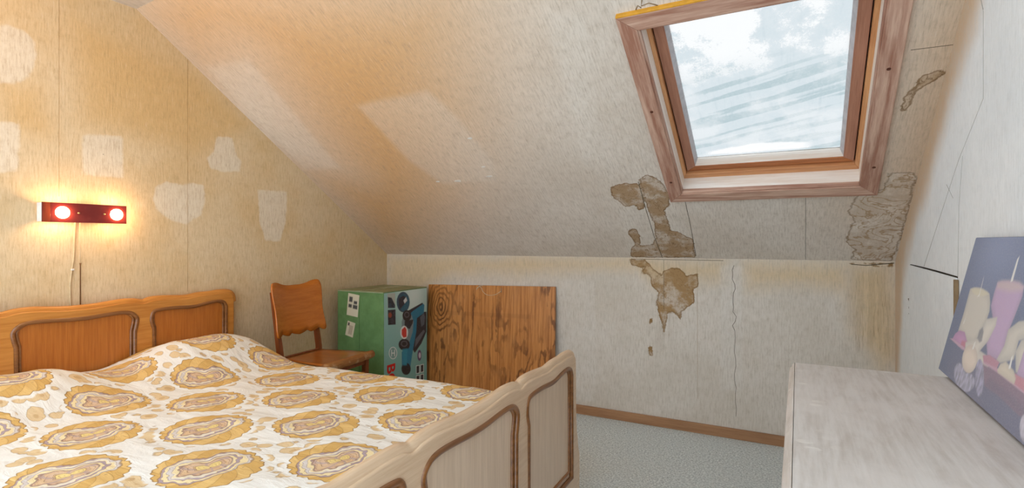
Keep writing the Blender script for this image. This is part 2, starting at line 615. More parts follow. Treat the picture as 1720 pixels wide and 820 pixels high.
ys = lin(YB, 0.6, 0.15)[:-1] + lin(0.6, 1.285, 0.02)[:-1] + lin(1.285, YK, 0.02)
me = sheet(ys, lin(0, 1, 0.0095), lambda y, t: (XR, y, t * ztr(y)))
P = np.array([(v.co.y, v.co.z) for v in me.vertices])
edge = [(YK + 0.1, -0.1), (YK + 0.1, ZK + 0.2), (1.2, ZC + 0.2), (1.2, ZC - 0.06), (2.0, 1.65), (2.7, 1.20), (3.0, 0.96), (3.07, 0.75), (3.15, 0.4), (3.18, -0.1)]
surface_attrs(me, P, (), [edge])
wall_right = solid(structure(link('wall_right', me, WP_RIGHT)), 0.06, 1)

# loose hardboard sheet on the lower right wall, its torn upper edge stands off the wall
def rw(px, py):
    p = hit(px, py, (1, 0, 0), (XR, 0, 0)); return p[1], p[2]
DARKGAP = plain('dark_gap', S(52, 44, 36), 0.9, 0.1)
TORN = plain('torn_paper_edge', S(150, 126, 96), 0.9, 0.1)
ya, za = rw(1530, 445); yb, zb = rw(1609, 467)
x0, x1 = XR - 0.007, XR - 0.0005
me = hexa([(x1, ya, 0.02), (x1, yb, 0.02), (x0, yb, 0.02), (x0, ya, 0.02), (x1, ya, za), (x1, yb, zb), (x0, yb, zb), (x0, ya, za)], 0.001)
surface_attrs(me, np.array([(v.co.y, v.co.z) for v in me.vertices]))
link('wall_panel', me, WP_RIGHT, wall_right)
link('panel_edge', box_mesh((XR - 0.006, yb - 0.007, zb / 2 + 0.01), (0.010, 0.014, zb - 0.03), 0.001), TORN, wall_right)

# wallpaper seams and cracks: thin dark lines of real depth, laid along the traced joints
SEAM = plain('seam_line', S(104, 92, 76), 0.95, 0.05)
SEAM_R = plain('seam_line_pale', S(166, 164, 158), 0.95, 0.05)
SEAM_W = plain('seam_line_warm', S(168, 132, 84), 0.95, 0.05)

def line_on(fn, to3d, pts, r, mat, parent, name='seam'):
    q = fn(pts)
    link(name, tube([to3d(*p) for p in q], r, 5), mat, parent)

K3 = lambda x, z: (x, YK - 0.0002, z)
L3 = lambda y, z: (XL + 0.0002, y, z)
R3 = lambda y, z: (XR - 0.0002, y, z)

def S3(x, d):
    b = np.array([0, ytop(x) - YK, ZC - ZK]); b /= np.linalg.norm(b)
    return tuple(np.array([x, YK, ZK]) + b * d - np.array([0, b[2], -b[1]]) * 0.0002)

def wob(a, b, n, amp):
    r = random.Random(int(a[0] * 7 + a[1]))
    return [(a[0] + (b[0] - a[0]) * i / n + (r.uniform(-amp, amp) if 0 < i < n else 0), a[1] + (b[1] - a[1]) * i / n) for i in range(n + 1)]

line_on(on_slope, S3, [(1072, 305), (1083, 345), (1098, 395), (1113, 434)], 0.0014, SEAM, ceiling_slope)
line_on(on_slope, S3, [(1150, 335), (1158, 370), (1169, 430)], 0.0013, SEAM, ceiling_slope)
line_on(on_slope, S3, [(1353, 330), (1353, 436)], 0.0009, SEAM, ceiling_slope)
line_on(on_slope, S3, [(1530, 84), (1570, 79), (1610, 74)], 0.0010, SEAM, ceiling_slope)
line_on(on_slope, S3, [(1078, 0), (1077, 10), (1090, 5), (1105, 9)], 0.0022, TORN, ceiling_slope, 'paper_curl')
line_on(on_slope, S3, [(1068, 16), (1071, 9), (1077, 13)], 0.0022, TORN, ceiling_slope, 'paper_curl')
line_on(on_knee, K3, wob((1233, 446), (1234, 555), 14, 4), 0.0013, SEAM, wall_knee, 'crack')
line_on(on_knee, K3, wob((1234, 555), (1236, 700), 12, 1.5), 0.0010, SEAM, wall_knee, 'crack')
line_on(on_knee, K3, [(1115, 437), (1115, 520)], 0.0010, SEAM, wall_knee)
line_on(on_knee, K3, [(1171, 440), (1172, 670)], 0.0006, SEAM_W, wall_knee)
line_on(on_knee, K3, wob((1060, 435), (1215, 438), 8, 0), 0.0014, SEAM, wall_knee, 'crack')
line_on(on_knee, K3, [(1430, 444), (1455, 446), (1502, 442)], 0.0020, SEAM, wall_knee, 'crack')
line_on(on_left, L3, [(99, 0), (99, 330)], 0.0006, SEAM_W, wall_left)
line_on(on_left, L3, [(315, 100), (315, 490)], 0.0007, SEAM_W, wall_left)
line_on(on_left, L3, [(573, 365), (573, 478)], 0.0006, SEAM_W, wall_left)
line_on(on_right, R3, [(1648, 0), (1652, 20), (1652, 165), (1610, 270), (1552, 448)], 0.0006, SEAM_R, wall_right)
line_on(on_right, R3, [(1617, 262), (1611, 345), (1609, 466)], 0.0006, SEAM_R, wall_right)
line_on(on_right, R3, [(1590, 310), (1601, 333)], 0.0006, SEAM_R, wall_right)
line_on(on_right, R3, [(1530, 445), (1552, 450), (1575, 456), (1609, 466)], 0.0028, DARKGAP, wall_right, 'crack')
line_on(on_right, R3, zoomed(3.154, 1480, 400, [(147, 322), (155, 345), (150, 370), (156, 385), (150, 402)]), 0.003, DARKGAP, wall_right, 'hole')
line_on(on_right, R3, [(1646, -10), (1652, 16)], 0.0006, SEAM_R, wall_right)

# flaking bits of paper on the slope
FLAKE = plain('paper_flake', S(226, 222, 214), 0.9, 0.1)
for (fx, fy, fw) in ((735, 305, 0.022), (770, 304, 0.03), (812, 280, 0.02), (822, 296, 0.024), (790, 232, 0.02)):
    x, d = on_slope([(fx, fy)])[0]
    q = [S3(x + fw * math.cos(a) * random.uniform(0.5, 1), d + 0.35 * fw * math.sin(a) * random.uniform(0.5, 1)) for a in np.linspace(0, 2 * math.pi, 8)[:-1]]
    bot = [(p[0], p[1] - 0.0012, p[2] - 0.0016) for p in q]
    link('paper_flake', fix(from_data(q + bot, [tuple(range(7)), tuple(range(13, 6, -1))] + [(i, (i + 1) % 7, 7 + (i + 1) % 7, 7 + i) for i in range(7)])), FLAKE, ceiling_slope)

# baseboards
BASEW = wood('baseboard_oak', S(176, 132, 94), S(142, 100, 66), axis=0, rough=0.55, figure=0.25)
BASEWY = wood('baseboard_oak_side', S(176, 132, 94), S(142, 100, 66), axis=1, rough=0.55, figure=0.25)
structure(link('baseboard_back', box_mesh(((XL + XR) / 2, YK - 0.0065, 0.029), (XR - XL, 0.013, 0.058), 0.003), BASEW))
structure(link('baseboard_left', box_mesh((XL + 0.0065, (YB + YK) / 2 - 0.01, 0.029), (0.013, YK - YB - 0.02, 0.058), 0.003), BASEWY))
structure(link('baseboard_right', box_mesh((XR - 0.0075, (YB + YK) / 2 - 0.01, 0.029), (0.013, YK - YB - 0.02, 0.058), 0.003), BASEWY))

# ------------------------------------------------------------------ roof window
PINE = wood('pine_casing', S(212, 178, 156), S(156, 110, 90), axis=1, rough=0.45, fine=40, stretch=0.07, figure=0.9, fig_scale=8)
PINE_X = wood('pine_casing_cross', S(212, 178, 156), S(156, 110, 90), axis=0, rough=0.45, fine=40, stretch=0.07, figure=0.9, fig_scale=8)
PINE_G = wood('pine_varnished', S(224, 168, 116), S(184, 118, 74), axis=1, rough=0.3, fine=50, figure=0.4)
PINE_GX = wood('pine_varnished_cross', S(224, 168, 116), S(184, 118, 74), axis=0, rough=0.3, fine=50, figure=0.4)
BLEACH = wood('pine_bleached', S(246, 240, 232), S(228, 214, 200), axis=1, rough=0.5, fine=45, figure=0.3)
BLEACH_X = wood('pine_bleached_cross', S(246, 238, 230), S(224, 202, 182), axis=0, rough=0.5, fine=45, figure=0.3)
SASH = wood('pine_sash', S(186, 134, 108), S(146, 96, 74), axis=1, rough=0.4, fine=50, figure=0.3)
SASH_X = wood('pine_sash_cross', S(196, 124, 74), S(146, 82, 44), axis=0, rough=0.4, fine=50, figure=0.3)
GASKET = plain('glazing_gasket', S(196, 192, 194), 0.6)
YELLOW = plain('yellow_varnish', S(222, 160, 52), 0.5)
KNOT = plain('pine_knot', S(92, 50, 34), 0.5)
GAP = plain('frame_gap', S(40, 30, 24), 0.8)

# glass: pale tinted pane with frost, snow and scraped streaks on it
gm = bpy.data.materials.new('frosted_glass'); gm.use_nodes = True
M = Mat.__new__(Mat); M.m = gm; M.t = gm.node_tree; nt = M.t
nt.nodes.clear()
out = nt.nodes.new('ShaderNodeOutputMaterial')
ob = M.obj(); x, y, z = M.sep(ob)
# streaks rise slightly to the right across the pane
w = y - x * 0.24
warp = M.noise(ob, 4.0, 2) * 0.025
st = M.noise(M.comb(x * 0.8, (w + warp) * 14.0, 0.0), 1.6, 2, 0.45)
smear = M.noise(M.vmul(ob, (1.0, 0.08, 1.0)), 60, 3, 0.6)
streak = (st + (smear - 0.5) * 0.08).ss(0.49, 0.56)
grain = M.noise(ob, 130, 4, 0.8)
cloud = M.noise(M.vadd(ob, (1.3, 0.4, 0)), 4.6, 6, 0.62)
up = y.ss(0.40, 0.62)
left = x.ss(0.10, -0.12)
low = ((y + (x * x) * 0.55 + (M.noise(ob, 9, 3) - 0.5) * 0.03)).ss(0.082, 0.066) * y.ss(0.012, 0.03) * (x + 0.03).ab().ss(0.24, 0.17)
snow = (cloud + up * left * 0.11 + (grain - 0.5) * 0.22).ss(0.50, 0.60) * (up * 0.6 + 0.25)
snow = (snow + low).mn(1.0)
tint = M.mix(streak * y.ss(0.62, 0.42) * 0.8, S(222, 234, 240), S(184, 206, 212))
tint = M.mix(smear.ss(0.5, 0.8) * 0.4, tint, S(200, 216, 224))
tint = M.mix(cloud.ss(0.40, 0.56) * 0.45, tint, S(238, 244, 248))
tint = M.mix(grain.ss(0.45, 0.75) * 0.35, tint, S(236, 242, 246))
mm = nt.nodes.new('ShaderNodeMix'); mm.data_type = 'RGBA'; mm.blend_type = 'MULTIPLY'; mm.inputs[0].default_value = 1.0
nt.links.new(tint, mm.inputs[6]); mm.inputs[7].default_value = tuple(0.98 / (SKY * c) for c in SKYC) + (1,)     # pane darkened and warmed in its colour to offset the bright blue sky
tint = mm.outputs[2]
tr = nt.nodes.new('ShaderNodeBsdfTransparent'); nt.links.new(tint, tr.inputs[0])
tl = nt.nodes.new('ShaderNodeBsdfTranslucent'); tl.inputs[0].default_value = tuple(1.10 / (SKY * c) for c in SKYC) + (1,)
gl = nt.nodes.new('ShaderNodeBsdfGlossy'); gl.inputs['Roughness'].default_value = 0.08
mx = nt.nodes.new('ShaderNodeMixShader'); nt.links.new((snow * 0.8).k, mx.inputs[0])
nt.links.new(tr.outputs[0], mx.inputs[1]); nt.links.new(tl.outputs[0], mx.inputs[2])
m2 = nt.nodes.new('ShaderNodeMixShader'); m2.inputs[0].default_value = 0.03
nt.links.new(mx.outputs[0], m2.inputs[1]); nt.links.new(gl.outputs[0], m2.inputs[2])
nt.links.new(m2.outputs[0], out.inputs[0])

WXC = (WX0 + WX1) / 2
HW, HH = (WX1 - WX0) / 2, (WB1 - WB0)
win = bpy.data.objects.new('window_1', None); C.objects.link(win)
win['kind'] = 'structure'
org = np.array([WXC, YK, ZK]) + b_dir * WB0
win.matrix_world = Matrix(((1, b_dir[0], n_out[0], org[0]), (0, b_dir[1], n_out[1], org[1]), (0, b_dir[2], n_out[2], org[2]), (0, 0, 0, 1)))
win.empty_display_size = 0.05


def ring(name, o, i, d0, d1, mats, parent, bev=0.0, di=None):
    """four mitred boards between rectangles o and i = (half width, bottom, top), depth d0..d1 along the roof normal"""
    (ho, bo, to), (hi, bi, ti) = o, i
    O = [(-ho, bo), (ho, bo), (ho, to), (-ho, to)]; I = [(-hi, bi), (hi, bi), (hi, ti), (-hi, ti)]
    di0, di1 = (d0, d1) if di is None else di
    res = []
    for k in range(4):
        a, b, c, d = O[k], O[(k + 1) % 4], I[(k + 1) % 4], I[k]
        me = hexa([(*a, d0), (*b, d0), (*c, di0), (*d, di0), (*a, d1), (*b, d1), (*c, di1), (*d, di1)], bev)
        res.append(link(name, me, mats[k % 2], parent))
    return res


cw = 0.064
casing = ring('casing_board', (HW, 0, HH), (HW - cw, cw, HH - cw), -0.018, 0.004, (PINE_X, PINE), win, 0.003)
ring('casing_bead', (HW - cw + 0.001, cw - 0.001, HH - cw + 0.001), (HW - cw - 0.006, cw + 0.006, HH - cw - 0.006), -0.012, 0.01, (PINE_X, PINE), win, 0.002)
hi = HW - cw - 0.004
ring('reveal_board', (hi + 0.016, cw - 0.012, HH - cw + 0.012), (hi, cw + 0.004, HH - cw - 0.004), 0.004, 0.085, (BLEACH_X, BLEACH), win)
ring('window_frame', (hi + 0.012, cw - 0.008, HH - cw + 0.008), (hi - 0.016, cw + 0.036, HH - cw - 0.016), 0.078, 0.125, (PINE_GX, PINE_G), win, 0.002)
sh = hi - 0.020
ring('frame_gap', (hi - 0.0155, cw + 0.0355, HH - cw - 0.0155), (sh - 0.002, cw + 0.041, HH - cw - 0.021), 0.104, 0.126, (GAP, GAP), win)
sash = ring('sash_rail', (sh, cw + 0.040, HH - cw - 0.020), (sh - 0.040, cw + 0.072, HH - cw - 0.060), 0.092, 0.130, (SASH_X, SASH), win, 0.002)
ring('glazing_bead', (sh - 0.039, cw + 0.071, HH - cw - 0.059), (sh - 0.052, cw + 0.098, HH - cw - 0.073), 0.096, 0.128, (BLEACH_X, GASKET), win, 0.0, (0.116, 0.128))
gb, gt, gh = cw + 0.092, HH - cw - 0.068, sh - 0.049
GLASS_OFF = (0.0, gb + 0.0, 0.122)
pane = link('glass_pane', box_mesh((0, (gt - gb) / 2, 0), (gh * 2, gt - gb, 0.004)), gm, win)
pane.location = GLASS_OFF
cm_ = bpy.data.materials.new('clear_glass'); cm_.use_nodes = True
cm_.node_tree.nodes.clear()
_t = cm_.node_tree.nodes.new('ShaderNodeBsdfTransparent'); _o = cm_.node_tree.nodes.new('ShaderNodeOutputMaterial')
cm_.node_tree.links.new(_t.outputs[0], _o.inputs[0])
pane.data.materials.append(cm_)
for f_ in pane.data.polygons:
    f_.material_index = 0 if f_.normal.z > 0.5 else 1      # the dirt and snow lie on the outer face
link('yellow_edge', box_mesh((0, HH + 0.003, -0.008), (HW * 2 - 0.002, 0.008, 0.020), 0.002), YELLOW, win)
for (kx, ky) in ((HW - 0.034, 0.70), (HW - 0.03, 0.19), (-HW + 0.03, 0.16), (-HW + 0.034, 0.63)):
    link('knot', lathe([(0.0005, -0.0006), (0.006, -0.0006), (0.008, 0.001)], 12, 'z', (kx, ky, -0.018)), KNOT, win)

# ------------------------------------------------------------------ bed
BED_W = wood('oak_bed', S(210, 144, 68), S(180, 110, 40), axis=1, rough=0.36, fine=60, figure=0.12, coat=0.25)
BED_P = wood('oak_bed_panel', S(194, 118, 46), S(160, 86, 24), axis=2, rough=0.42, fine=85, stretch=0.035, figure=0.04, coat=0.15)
FOOT_W = wood('daylit_oak', S(230, 200, 166), S(208, 172, 136), axis=1, rough=0.36, fine=60, figure=0.12, coat=0.5)  # same oak as the headboard, skylight daylight painted in as paler colours
FOOT_P = wood('daylit_oak_panel', S(230, 204, 176), S(206, 178, 148), axis=2, rough=0.4, fine=85, stretch=0.035, figure=0.04, coat=0.4)  # panel copy, lightened the same way for daylight
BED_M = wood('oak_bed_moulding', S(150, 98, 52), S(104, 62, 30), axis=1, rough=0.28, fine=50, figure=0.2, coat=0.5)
BA = math.radians(2.26)
bed = thing('bed', 'oak double bed with carved curvy headboard and footboard in three panels', 'bed', (-2.8565, 1.905, 0), BA)
# local axes of the bed: x from headboard to foot, y across (0 at the side by the chair, negative towards the camera)

HEAD_TOP = [(0.0, 0.775), (-0.006, 0.808), (-0.028, 0.823), (-0.08, 0.827), (-0.14, 0.823), (-0.20, 0.822), (-0.235, 0.818), (-0.275, 0.814), (-0.334, 0.818), (-0.405, 0.822), (-0.447, 0.820), (-0.480, 0.811), (-0.52, 0.819), (-0.57, 0.822), (-0.63, 0.817), (-0.69, 0.812), (-0.745, 0.811)]
MID_P = [(-0.522, 0.60), (-0.520, 0.680), (-0.512, 0.715), (-0.511, 0.745), (-0.535, 0.770), (-0.575, 0.778), (-0.64, 0.776), (-0.70, 0.772), (-0.745, 0.771)]
SIDE_P = [(-0.437, 0.60), (-0.438, 0.68), (-0.449, 0.722), (-0.442, 0.760), (-0.415, 0.772), (-0.334, 0.774), (-0.235, 0.769), (-0.163, 0.779), (-0.10, 0.784), (-0.062, 0.775), (-0.047, 0.750), (-0.046, 0.60)]
CX = -0.745


def carved_board(name, xb, thick, zshift, sk, low, foot):
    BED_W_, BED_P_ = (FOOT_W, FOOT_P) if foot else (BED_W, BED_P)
    T = lambda s, z: (s * sk, z + zshift)
    top = [T(*p) for p in HEAD_TOP]
    top = top + [(2 * CX * sk - s, z) for s, z in top[-2::-1]]
    top = spline(top, 5)
    mid = [T(*p) for p in MID_P]
    mid = [(mid[0][0], low)] + mid[1:]
    mid = mid + [(2 * CX * sk - s, z) for s, z in mid[-2::-1]]
    side = [T(*p) for p in SIDE_P]
    side = [(side[0][0], low)] + side[1:-1] + [(side[-1][0], low)]
    other = [(2 * CX * sk - s, z) for s, z in side]
    smooth = lambda q: [q[0]] + spline(q[1:-1], 4) + [q[-1]]
    rings = [smooth(side), smooth(mid), smooth(other)]
    W = 2 * CX * sk
    if foot:
        end = [(0.002, 0.44), (0.010, 0.36), (0.028, 0.29), (0.042, 0.25), (0.044, 0.0), (-0.05, 0.0), (-0.06, 0.09), (-0.12, 0.13)]
    else:
        end = [(0.0, 0.3), (0.0, 0.0), (-0.06, 0.0), (-0.065, 0.09), (-0.12, 0.16)]
    left = [(W - s, z) for s, z in end]
    outline = [tuple(p) for p in top][::-1] + end + left[::-1]
    conv = lambda s, z, d: Vector((xb + thick / 2 + d, s, z))
    board = link(name, plate(outline, rings, thick, 0.005, conv), BED_W_, bed)
    fx = xb + thick
    for r in rings:
        link('panel', plate(r, [], 0.014, 0.001, lambda s, z, d: Vector((xb + thick - 0.017 + d, s, z))), BED_P_, board)
        for rad, off, dx in ((0.0095, 0.002, -0.003), (0.006, 0.016, -0.008)):
            c = np.mean(np.array(r), axis=0)
            q = [(fx + dx, c[0] + (p[0] - c[0]) * (1 - off / 0.22), c[1] + (p[1] - c[1]) * (1 - off / max(0.12, (r[8][1] - low) / 2))) for p in r]
            link('moulding', tube(q, rad, 8, True), BED_M, board)
    # rounded cap along the top
    q = [(xb + thick / 2 + 0.002, p[0] * 0.999, p[1] - 0.006) for p in top]
    link('top_moulding', tube(q, thick * 0.5 + 0.003, 10, False, 0.62), BED_W_, board)
    return board


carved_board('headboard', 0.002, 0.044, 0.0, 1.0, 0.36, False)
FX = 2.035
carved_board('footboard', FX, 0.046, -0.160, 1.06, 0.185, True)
for yy in (-0.055, 2 * CX + 0.055):
    link('side_rail', box_mesh((1.04, yy, 0.29), (1.985, 0.026, 0.17), 0.005), wood('oak_rail', S(198, 152, 100), S(158, 108, 60), axis=0), bed)

# ------------------------------------------------------------------ bedspread
M = Mat('printed_bedspread', 0.9, 0.1)
uvn = M.uv()
wv = M.noise(uvn, 6, 2) - 0.5
x, y, z = M.sep(uvn)
x = x + wv * 0.012
PX, PY = 0.575, 0.383


def cell(ox, oy):
    a = ((x - ox) / PX + 100.5).fract() - 0.5
    b = ((y - oy) / PY + 100.5).fract() - 0.5
    return a * PX, b * PY


a1, b1 = cell(0.82, -0.305)
a2, b2 = cell(0.82 + PX / 2, -0.305 - PY / 2)


def med(a, b):
    r = ((a / 1.10) * (a / 1.10) + (b * b)).sqrt()
    th = b.at2(a)
    return r, th


r1, th1 = med(a1, b1); r2, th2 = med(a2, b2)
sel = r1._m('LESS_THAN', r2)
r = r1 * sel + r2 * (1 - sel)
th = th1 * sel + th2 * (1 - sel)
aa = a1 * sel + a2 * (1 - sel); bb = b1 * sel + b2 * (1 - sel)
# scalloped border radius
R = 0.124 + (th * 9.0).cos().ab() * 0.008 + (th * 34.0).sin() * 0.0018 + (th * 2.0).cos() * 0.006
dm = r - R
inm = dm.ss(0.0015, -0.0015)
white = S(236, 234, 228)
gold = S(226, 190, 124); gold2 = S(214, 174, 106)
cream = S(236, 218, 172); mauve = S(176, 158, 164); brown = S(146, 112, 74); grey = S(172, 172, 176)
# small gold blotches on the ground
bv = M.vmul(M.vadd(uvn, (0.3, 0.7, 0)), (0.72, 1.0, 1.0))
bl, _c = M.vor(bv, 19.0, 'F1', 0.8)
bn = M.noise(uvn, 40, 2)
bd = bl + (bn - 0.5) * 0.22 + ((M.noise(uvn, 11, 1) - 0.5) * 0.32)
blob = bd.ss(0.44, 0.41)
bedge = (bd - 0.425).ab().ss(0.035, 0.008)
bcore = bd.ss(0.22, 0.14)
col = M.mix(blob * dm.ss(0.012, 0.022) * 0.85, white, S(220, 190, 138))
col = M.mix(bcore * blob * 0.5 * dm.ss(0.012, 0.022), col, S(190, 150, 100))
col = M.mix(bedge * dm.ss(0.012, 0.022) * 0.38, col, brown)
# inside a medallion: gold petals, swirling bands, flower heart
lob = (th * 7.0 + r * 60).sin()
petal = M.mix(lob.ss(-0.2, 0.5), gold2, gold)
mn = M.noise(M.comb(aa, bb, 0.0), 17, 2, 0.5)
rr = r + (th + 0.6).sin() * 0.007 + (th * 2.0 + 0.5).cos() * 0.015 + (mn - 0.5) * 0.075 + (th * 3.0).sin() * 0.007
bands = rr.ss(0.094, 0.088)
ph = (rr * 300.0).sin()
bandc = M.mix(ph.ss(-0.2, 0.3), cream, mauve)
bandc = M.mix(((rr * 150.0 + th).sin()).ss(0.3, 0.8) * 0.7, bandc, S(228, 222, 214))
bandc = M.mix((rr).ss(0.052, 0.046) * 0.8, bandc, S(214, 178, 142))
pl2 = ((th * 6.0 + rr * 90).sin()).ss(0.55, 0.85) * rr.ss(0.052, 0.046)
bandc = M.mix(pl2 * 0.6, bandc, mauve)
bandc = M.mix(rr.ss(0.020, 0.015), bandc, S(232, 208, 140))
inner = M.mix(bands, petal, bandc)
outl = (ph - 0.05).ab().ss(0.30, 0.06) * bands
outl = outl.mx((rr - 0.091).ab().ss(0.003, 0.001)).mx((lob.ab().ss(0.12, 0.02)) * (1 - bands) * 0.7)
outl = outl.mx((rr - 0.049).ab().ss(0.0025, 0.0008)).mx((rr - 0.018).ab().ss(0.002, 0.0006))
inner = M.mix(outl * 0.62, inner, brown)
col = M.mix(inm, col, inner)
col = M.mix((dm + 0.001).ab().ss(0.0026, 0.0008) * 0.7, col, brown)
weave = M.noise(M.vmul(uvn, (1, 6, 1)), 160, 2)
col = M.mix(weave.ss(0.5, 0.75) * 0.10, col, S(150, 140, 130))
M.color(col)
wr = M.noise(M.vmul(uvn, (0.55, 1.5, 1)), 13, 4, 0.55, 0.6)
M.bump(weave * 0.12 + wr * 1.5, 0.012, 0.5)
SPREAD = M.m


def sm(e0, e1, t):
    t = min(1, max(0, (t - e0) / (e1 - e0))); return t * t * (3 - 2 * t)


WB = 2 * CX
cross = [(0.018, -0.27), (0.016, -0.20), (0.012, -0.12), (0.004, -0.06), (-0.012, -0.028), (-0.035, -0.010), (-0.07, -0.002), (-0.12, 0.0)]
cross = cross + [(-0.12 - (0.24 + WB) * -k / 70, 0.0) for k in range(1, 70)] + [(WB - yy, zz) for yy, zz in cross[::-1]]
cross = spline(cross, 2)
arc = [0.0]
for i in range(1, len(cross)):
    arc.append(arc[-1] + float(np.hypot(*(np.array(cross[i]) - np.array(cross[i - 1])))))
ref = next(i for i, c in enumerate(cross) if c[0] < -0.119)
xs = lin(0.050, FX - 0.030, 0.0125) + [FX - 0.016, FX - 0.008, FX - 0.004]
verts, uvs = [], []
for xx in xs:
    for (cy, cz), a in zip(cross, arc):
        yy = cy
        z0 = 0.492 + 0.018 * sm(0.0, 1.0, (yy + 1.4) / 1.4 * 0.0)
        px_ = sm(0.62, 0.22, xx) if xx > 0.22 else 1.0 - 0.28 * sm(0.22, 0.03, xx)
        far = math.exp(-abs((yy + 0.27) / 0.29) ** 3.2)
        near = math.exp(-abs((yy + 1.20) / 0.34) ** 3.0)
        bump = 0.142 * far + 0.120 * near + 0.045 * math.exp(-((yy + 0.72) / 0.3) ** 4)
        topw = min(1.0, max(0.0, 1 + cz / 0.27))
        zz = z0 + cz * (1 + 0.0) + bump * px_ * topw
        k = 1.0 if cz > -0.02 else 0.3
        p = Vector((xx * 2.2, yy * 5.0, 0.3))
        zz += k * (0.007 * mnoise.noise(p) + 0.006 * mnoise.noise(Vector((xx * 5 + yy * 3, yy * 9 - xx * 2, 1.7))) + 0.003 * mnoise.noise(Vector((xx * 9 + yy * 7, yy * 24 - xx * 6, 4.0))))
        if cz <= -0.05:
            yy += 0.008 * mnoise.noise(Vector((xx * 7, cz * 4, 9.0))) * (1 if cy > -0.5 else -1)
        e = xx - (FX - 0.05)
        if e > 0: zz -= 0.35 * e + 14 * e * e
        verts.append((xx, yy, zz))
        uvs.append((xx, -(a - arc[ref]) - 0.12))
nc = len(cross)
faces = [(i * nc + j, i * nc + j + 1, (i + 1) * nc + j + 1, (i + 1) * nc + j) for i in range(len(xs) - 1) for j in range(nc - 1)]
me = from_data(verts, faces, True)
fix(me)
set_uv(me, np.array(uvs))
spread = link('bedspread', me, SPREAD)
spread.location = bed.location; spread.rotation_euler = bed.rotation_euler
tag(spread, 'white bedspread printed with gold paisley medallions, lying on the oak bed', 'bedspread')
solid(spread, 0.004, -1)

# ------------------------------------------------------------------ wall lamp
lampo = thing('wall_lamp', 'maroon wall lamp with two glowing bulbs and a pull cord above the headboard', 'lamp', (XL, 1.192, 1.195))
MAROON = Mat('maroon_gloss', 0.18, 0.6)
MAROON.color(MAROON.mix(MAROON.noise(MAROON.obj(), 20, 3).ss(0.4, 0.7), S(108, 36, 34), S(122, 44, 40)))
MAROON = MAROON.m
REDWOOD = wood('red_wood_strip', S(170, 74, 40), S(120, 46, 26), axis=2, rough=0.3)
WHITEM = plain('white_enamel', S(236, 232, 224), 0.4)
BRASS = plain('brass', S(200, 170, 110), 0.3, 0.5, 0.9)
CORD = plain('cream_cord', S(214, 190, 150), 0.6)
CORDB = plain('brown_pull_cord', S(122, 84, 46), 0.6)
LW2, LH2 = 0.160, 0.042
LT = math.radians(0.9)
link('back_box', box_mesh((0.014, 0, 0.041), (0.026, 0.30, 0.060), 0.003), WHITEM, lampo)
FXP = 0.060
hole = lambda cy: [(cy + 0.0265 * math.cos(a), 0.041 + 0.0265 * math.sin(a)) for a in np.linspace(0, 2 * math.pi, 25)[:-1]]
rect = [(-LW2, 0.041 - LH2), (LW2, 0.041 - LH2), (LW2, 0.041 + LH2), (-LW2, 0.041 + LH2)]
front = link('front_plate', plate(rect, [hole(-0.088), hole(0.119)], 0.005, 0.0008, lambda s, z, d: Vector((FXP + d, s, z))), MAROON, lampo)
link('side_edge', box_mesh((0.036, -LW2 + 0.003, 0.041), (0.045, 0.005, 2 * LH2 - 0.004), 0.001), WHITEM, lampo)
link('wood_strip', box_mesh((FXP + 0.0032, -LW2 + 0.015, 0.041), (0.002, 0.026, 2 * LH2 - 0.002), 0.0005), REDWOOD, lampo)
bm_ = bpy.data.materials.new('glowing_bulb'); bm_.use_nodes = True
nt = bm_.node_tree; nt.nodes.clear()
em = nt.nodes.new('ShaderNodeEmission'); em.inputs[0].default_value = (1.0, 0.64, 0.33, 1); em.inputs[1].default_value = 110.0
ou = nt.nodes.new('ShaderNodeOutputMaterial'); nt.links.new(em.outputs[0], ou.inputs[0])
for cy in (-0.088, 0.119):
    prof = [(0.024 * math.sin(a), -0.024 * math.cos(a)) for a in np.linspace(0.45, math.pi - 0.02, 14)]
    b = link('bulb', lathe(prof, 20, 'x', (FXP - 0.004, cy, 0.041)), bm_, lampo)
    link('socket', lathe([(0.012, 0.024), (0.013, 0.026), (0.013, 0.036), (0.011, 0.040)], 16, 'x', (0.0, cy, 0.041)), WHITEM, b)
for cy in (-0.030, 0.068):
    link('screw', lathe([(0.004, 0), (0.004, 0.002), (0.002, 0.0035)], 12, 'x', (FXP + 0.0025, cy, 0.041)), BRASS, lampo)
def lz(px, py, xo=0.004):
    p = hit(px, py, (1, 0, 0), (XL + xo, 0, 0)); return (xo, p[1] - 1.192, p[2] - 1.195)
link('power_cord', tube(spline([lz(126, 373, 0.012), lz(125, 400), lz(124, 430), lz(121, 453), lz(118, 475), lz(118, 500), lz(119, 525), lz(119, 545)], 4), 0.0032, 6), CORD, lampo)
link('cord_clip', box_mesh(lz(122, 453), (0.01, 0.012, 0.008), 0.002), WHITEM, lampo)
link('pull_cord', tube([lz(134, 372, 0.03), lz(135, 442, 0.014)], 0.0011, 6), CORD, lampo)
link('pull_rod', tube([lz(135, 442, 0.014), lz(135, 446, 0.014), lz(135, 545, 0.008)], [0.0042, 0.0026, 0.0024], 8), CORDB, lampo)

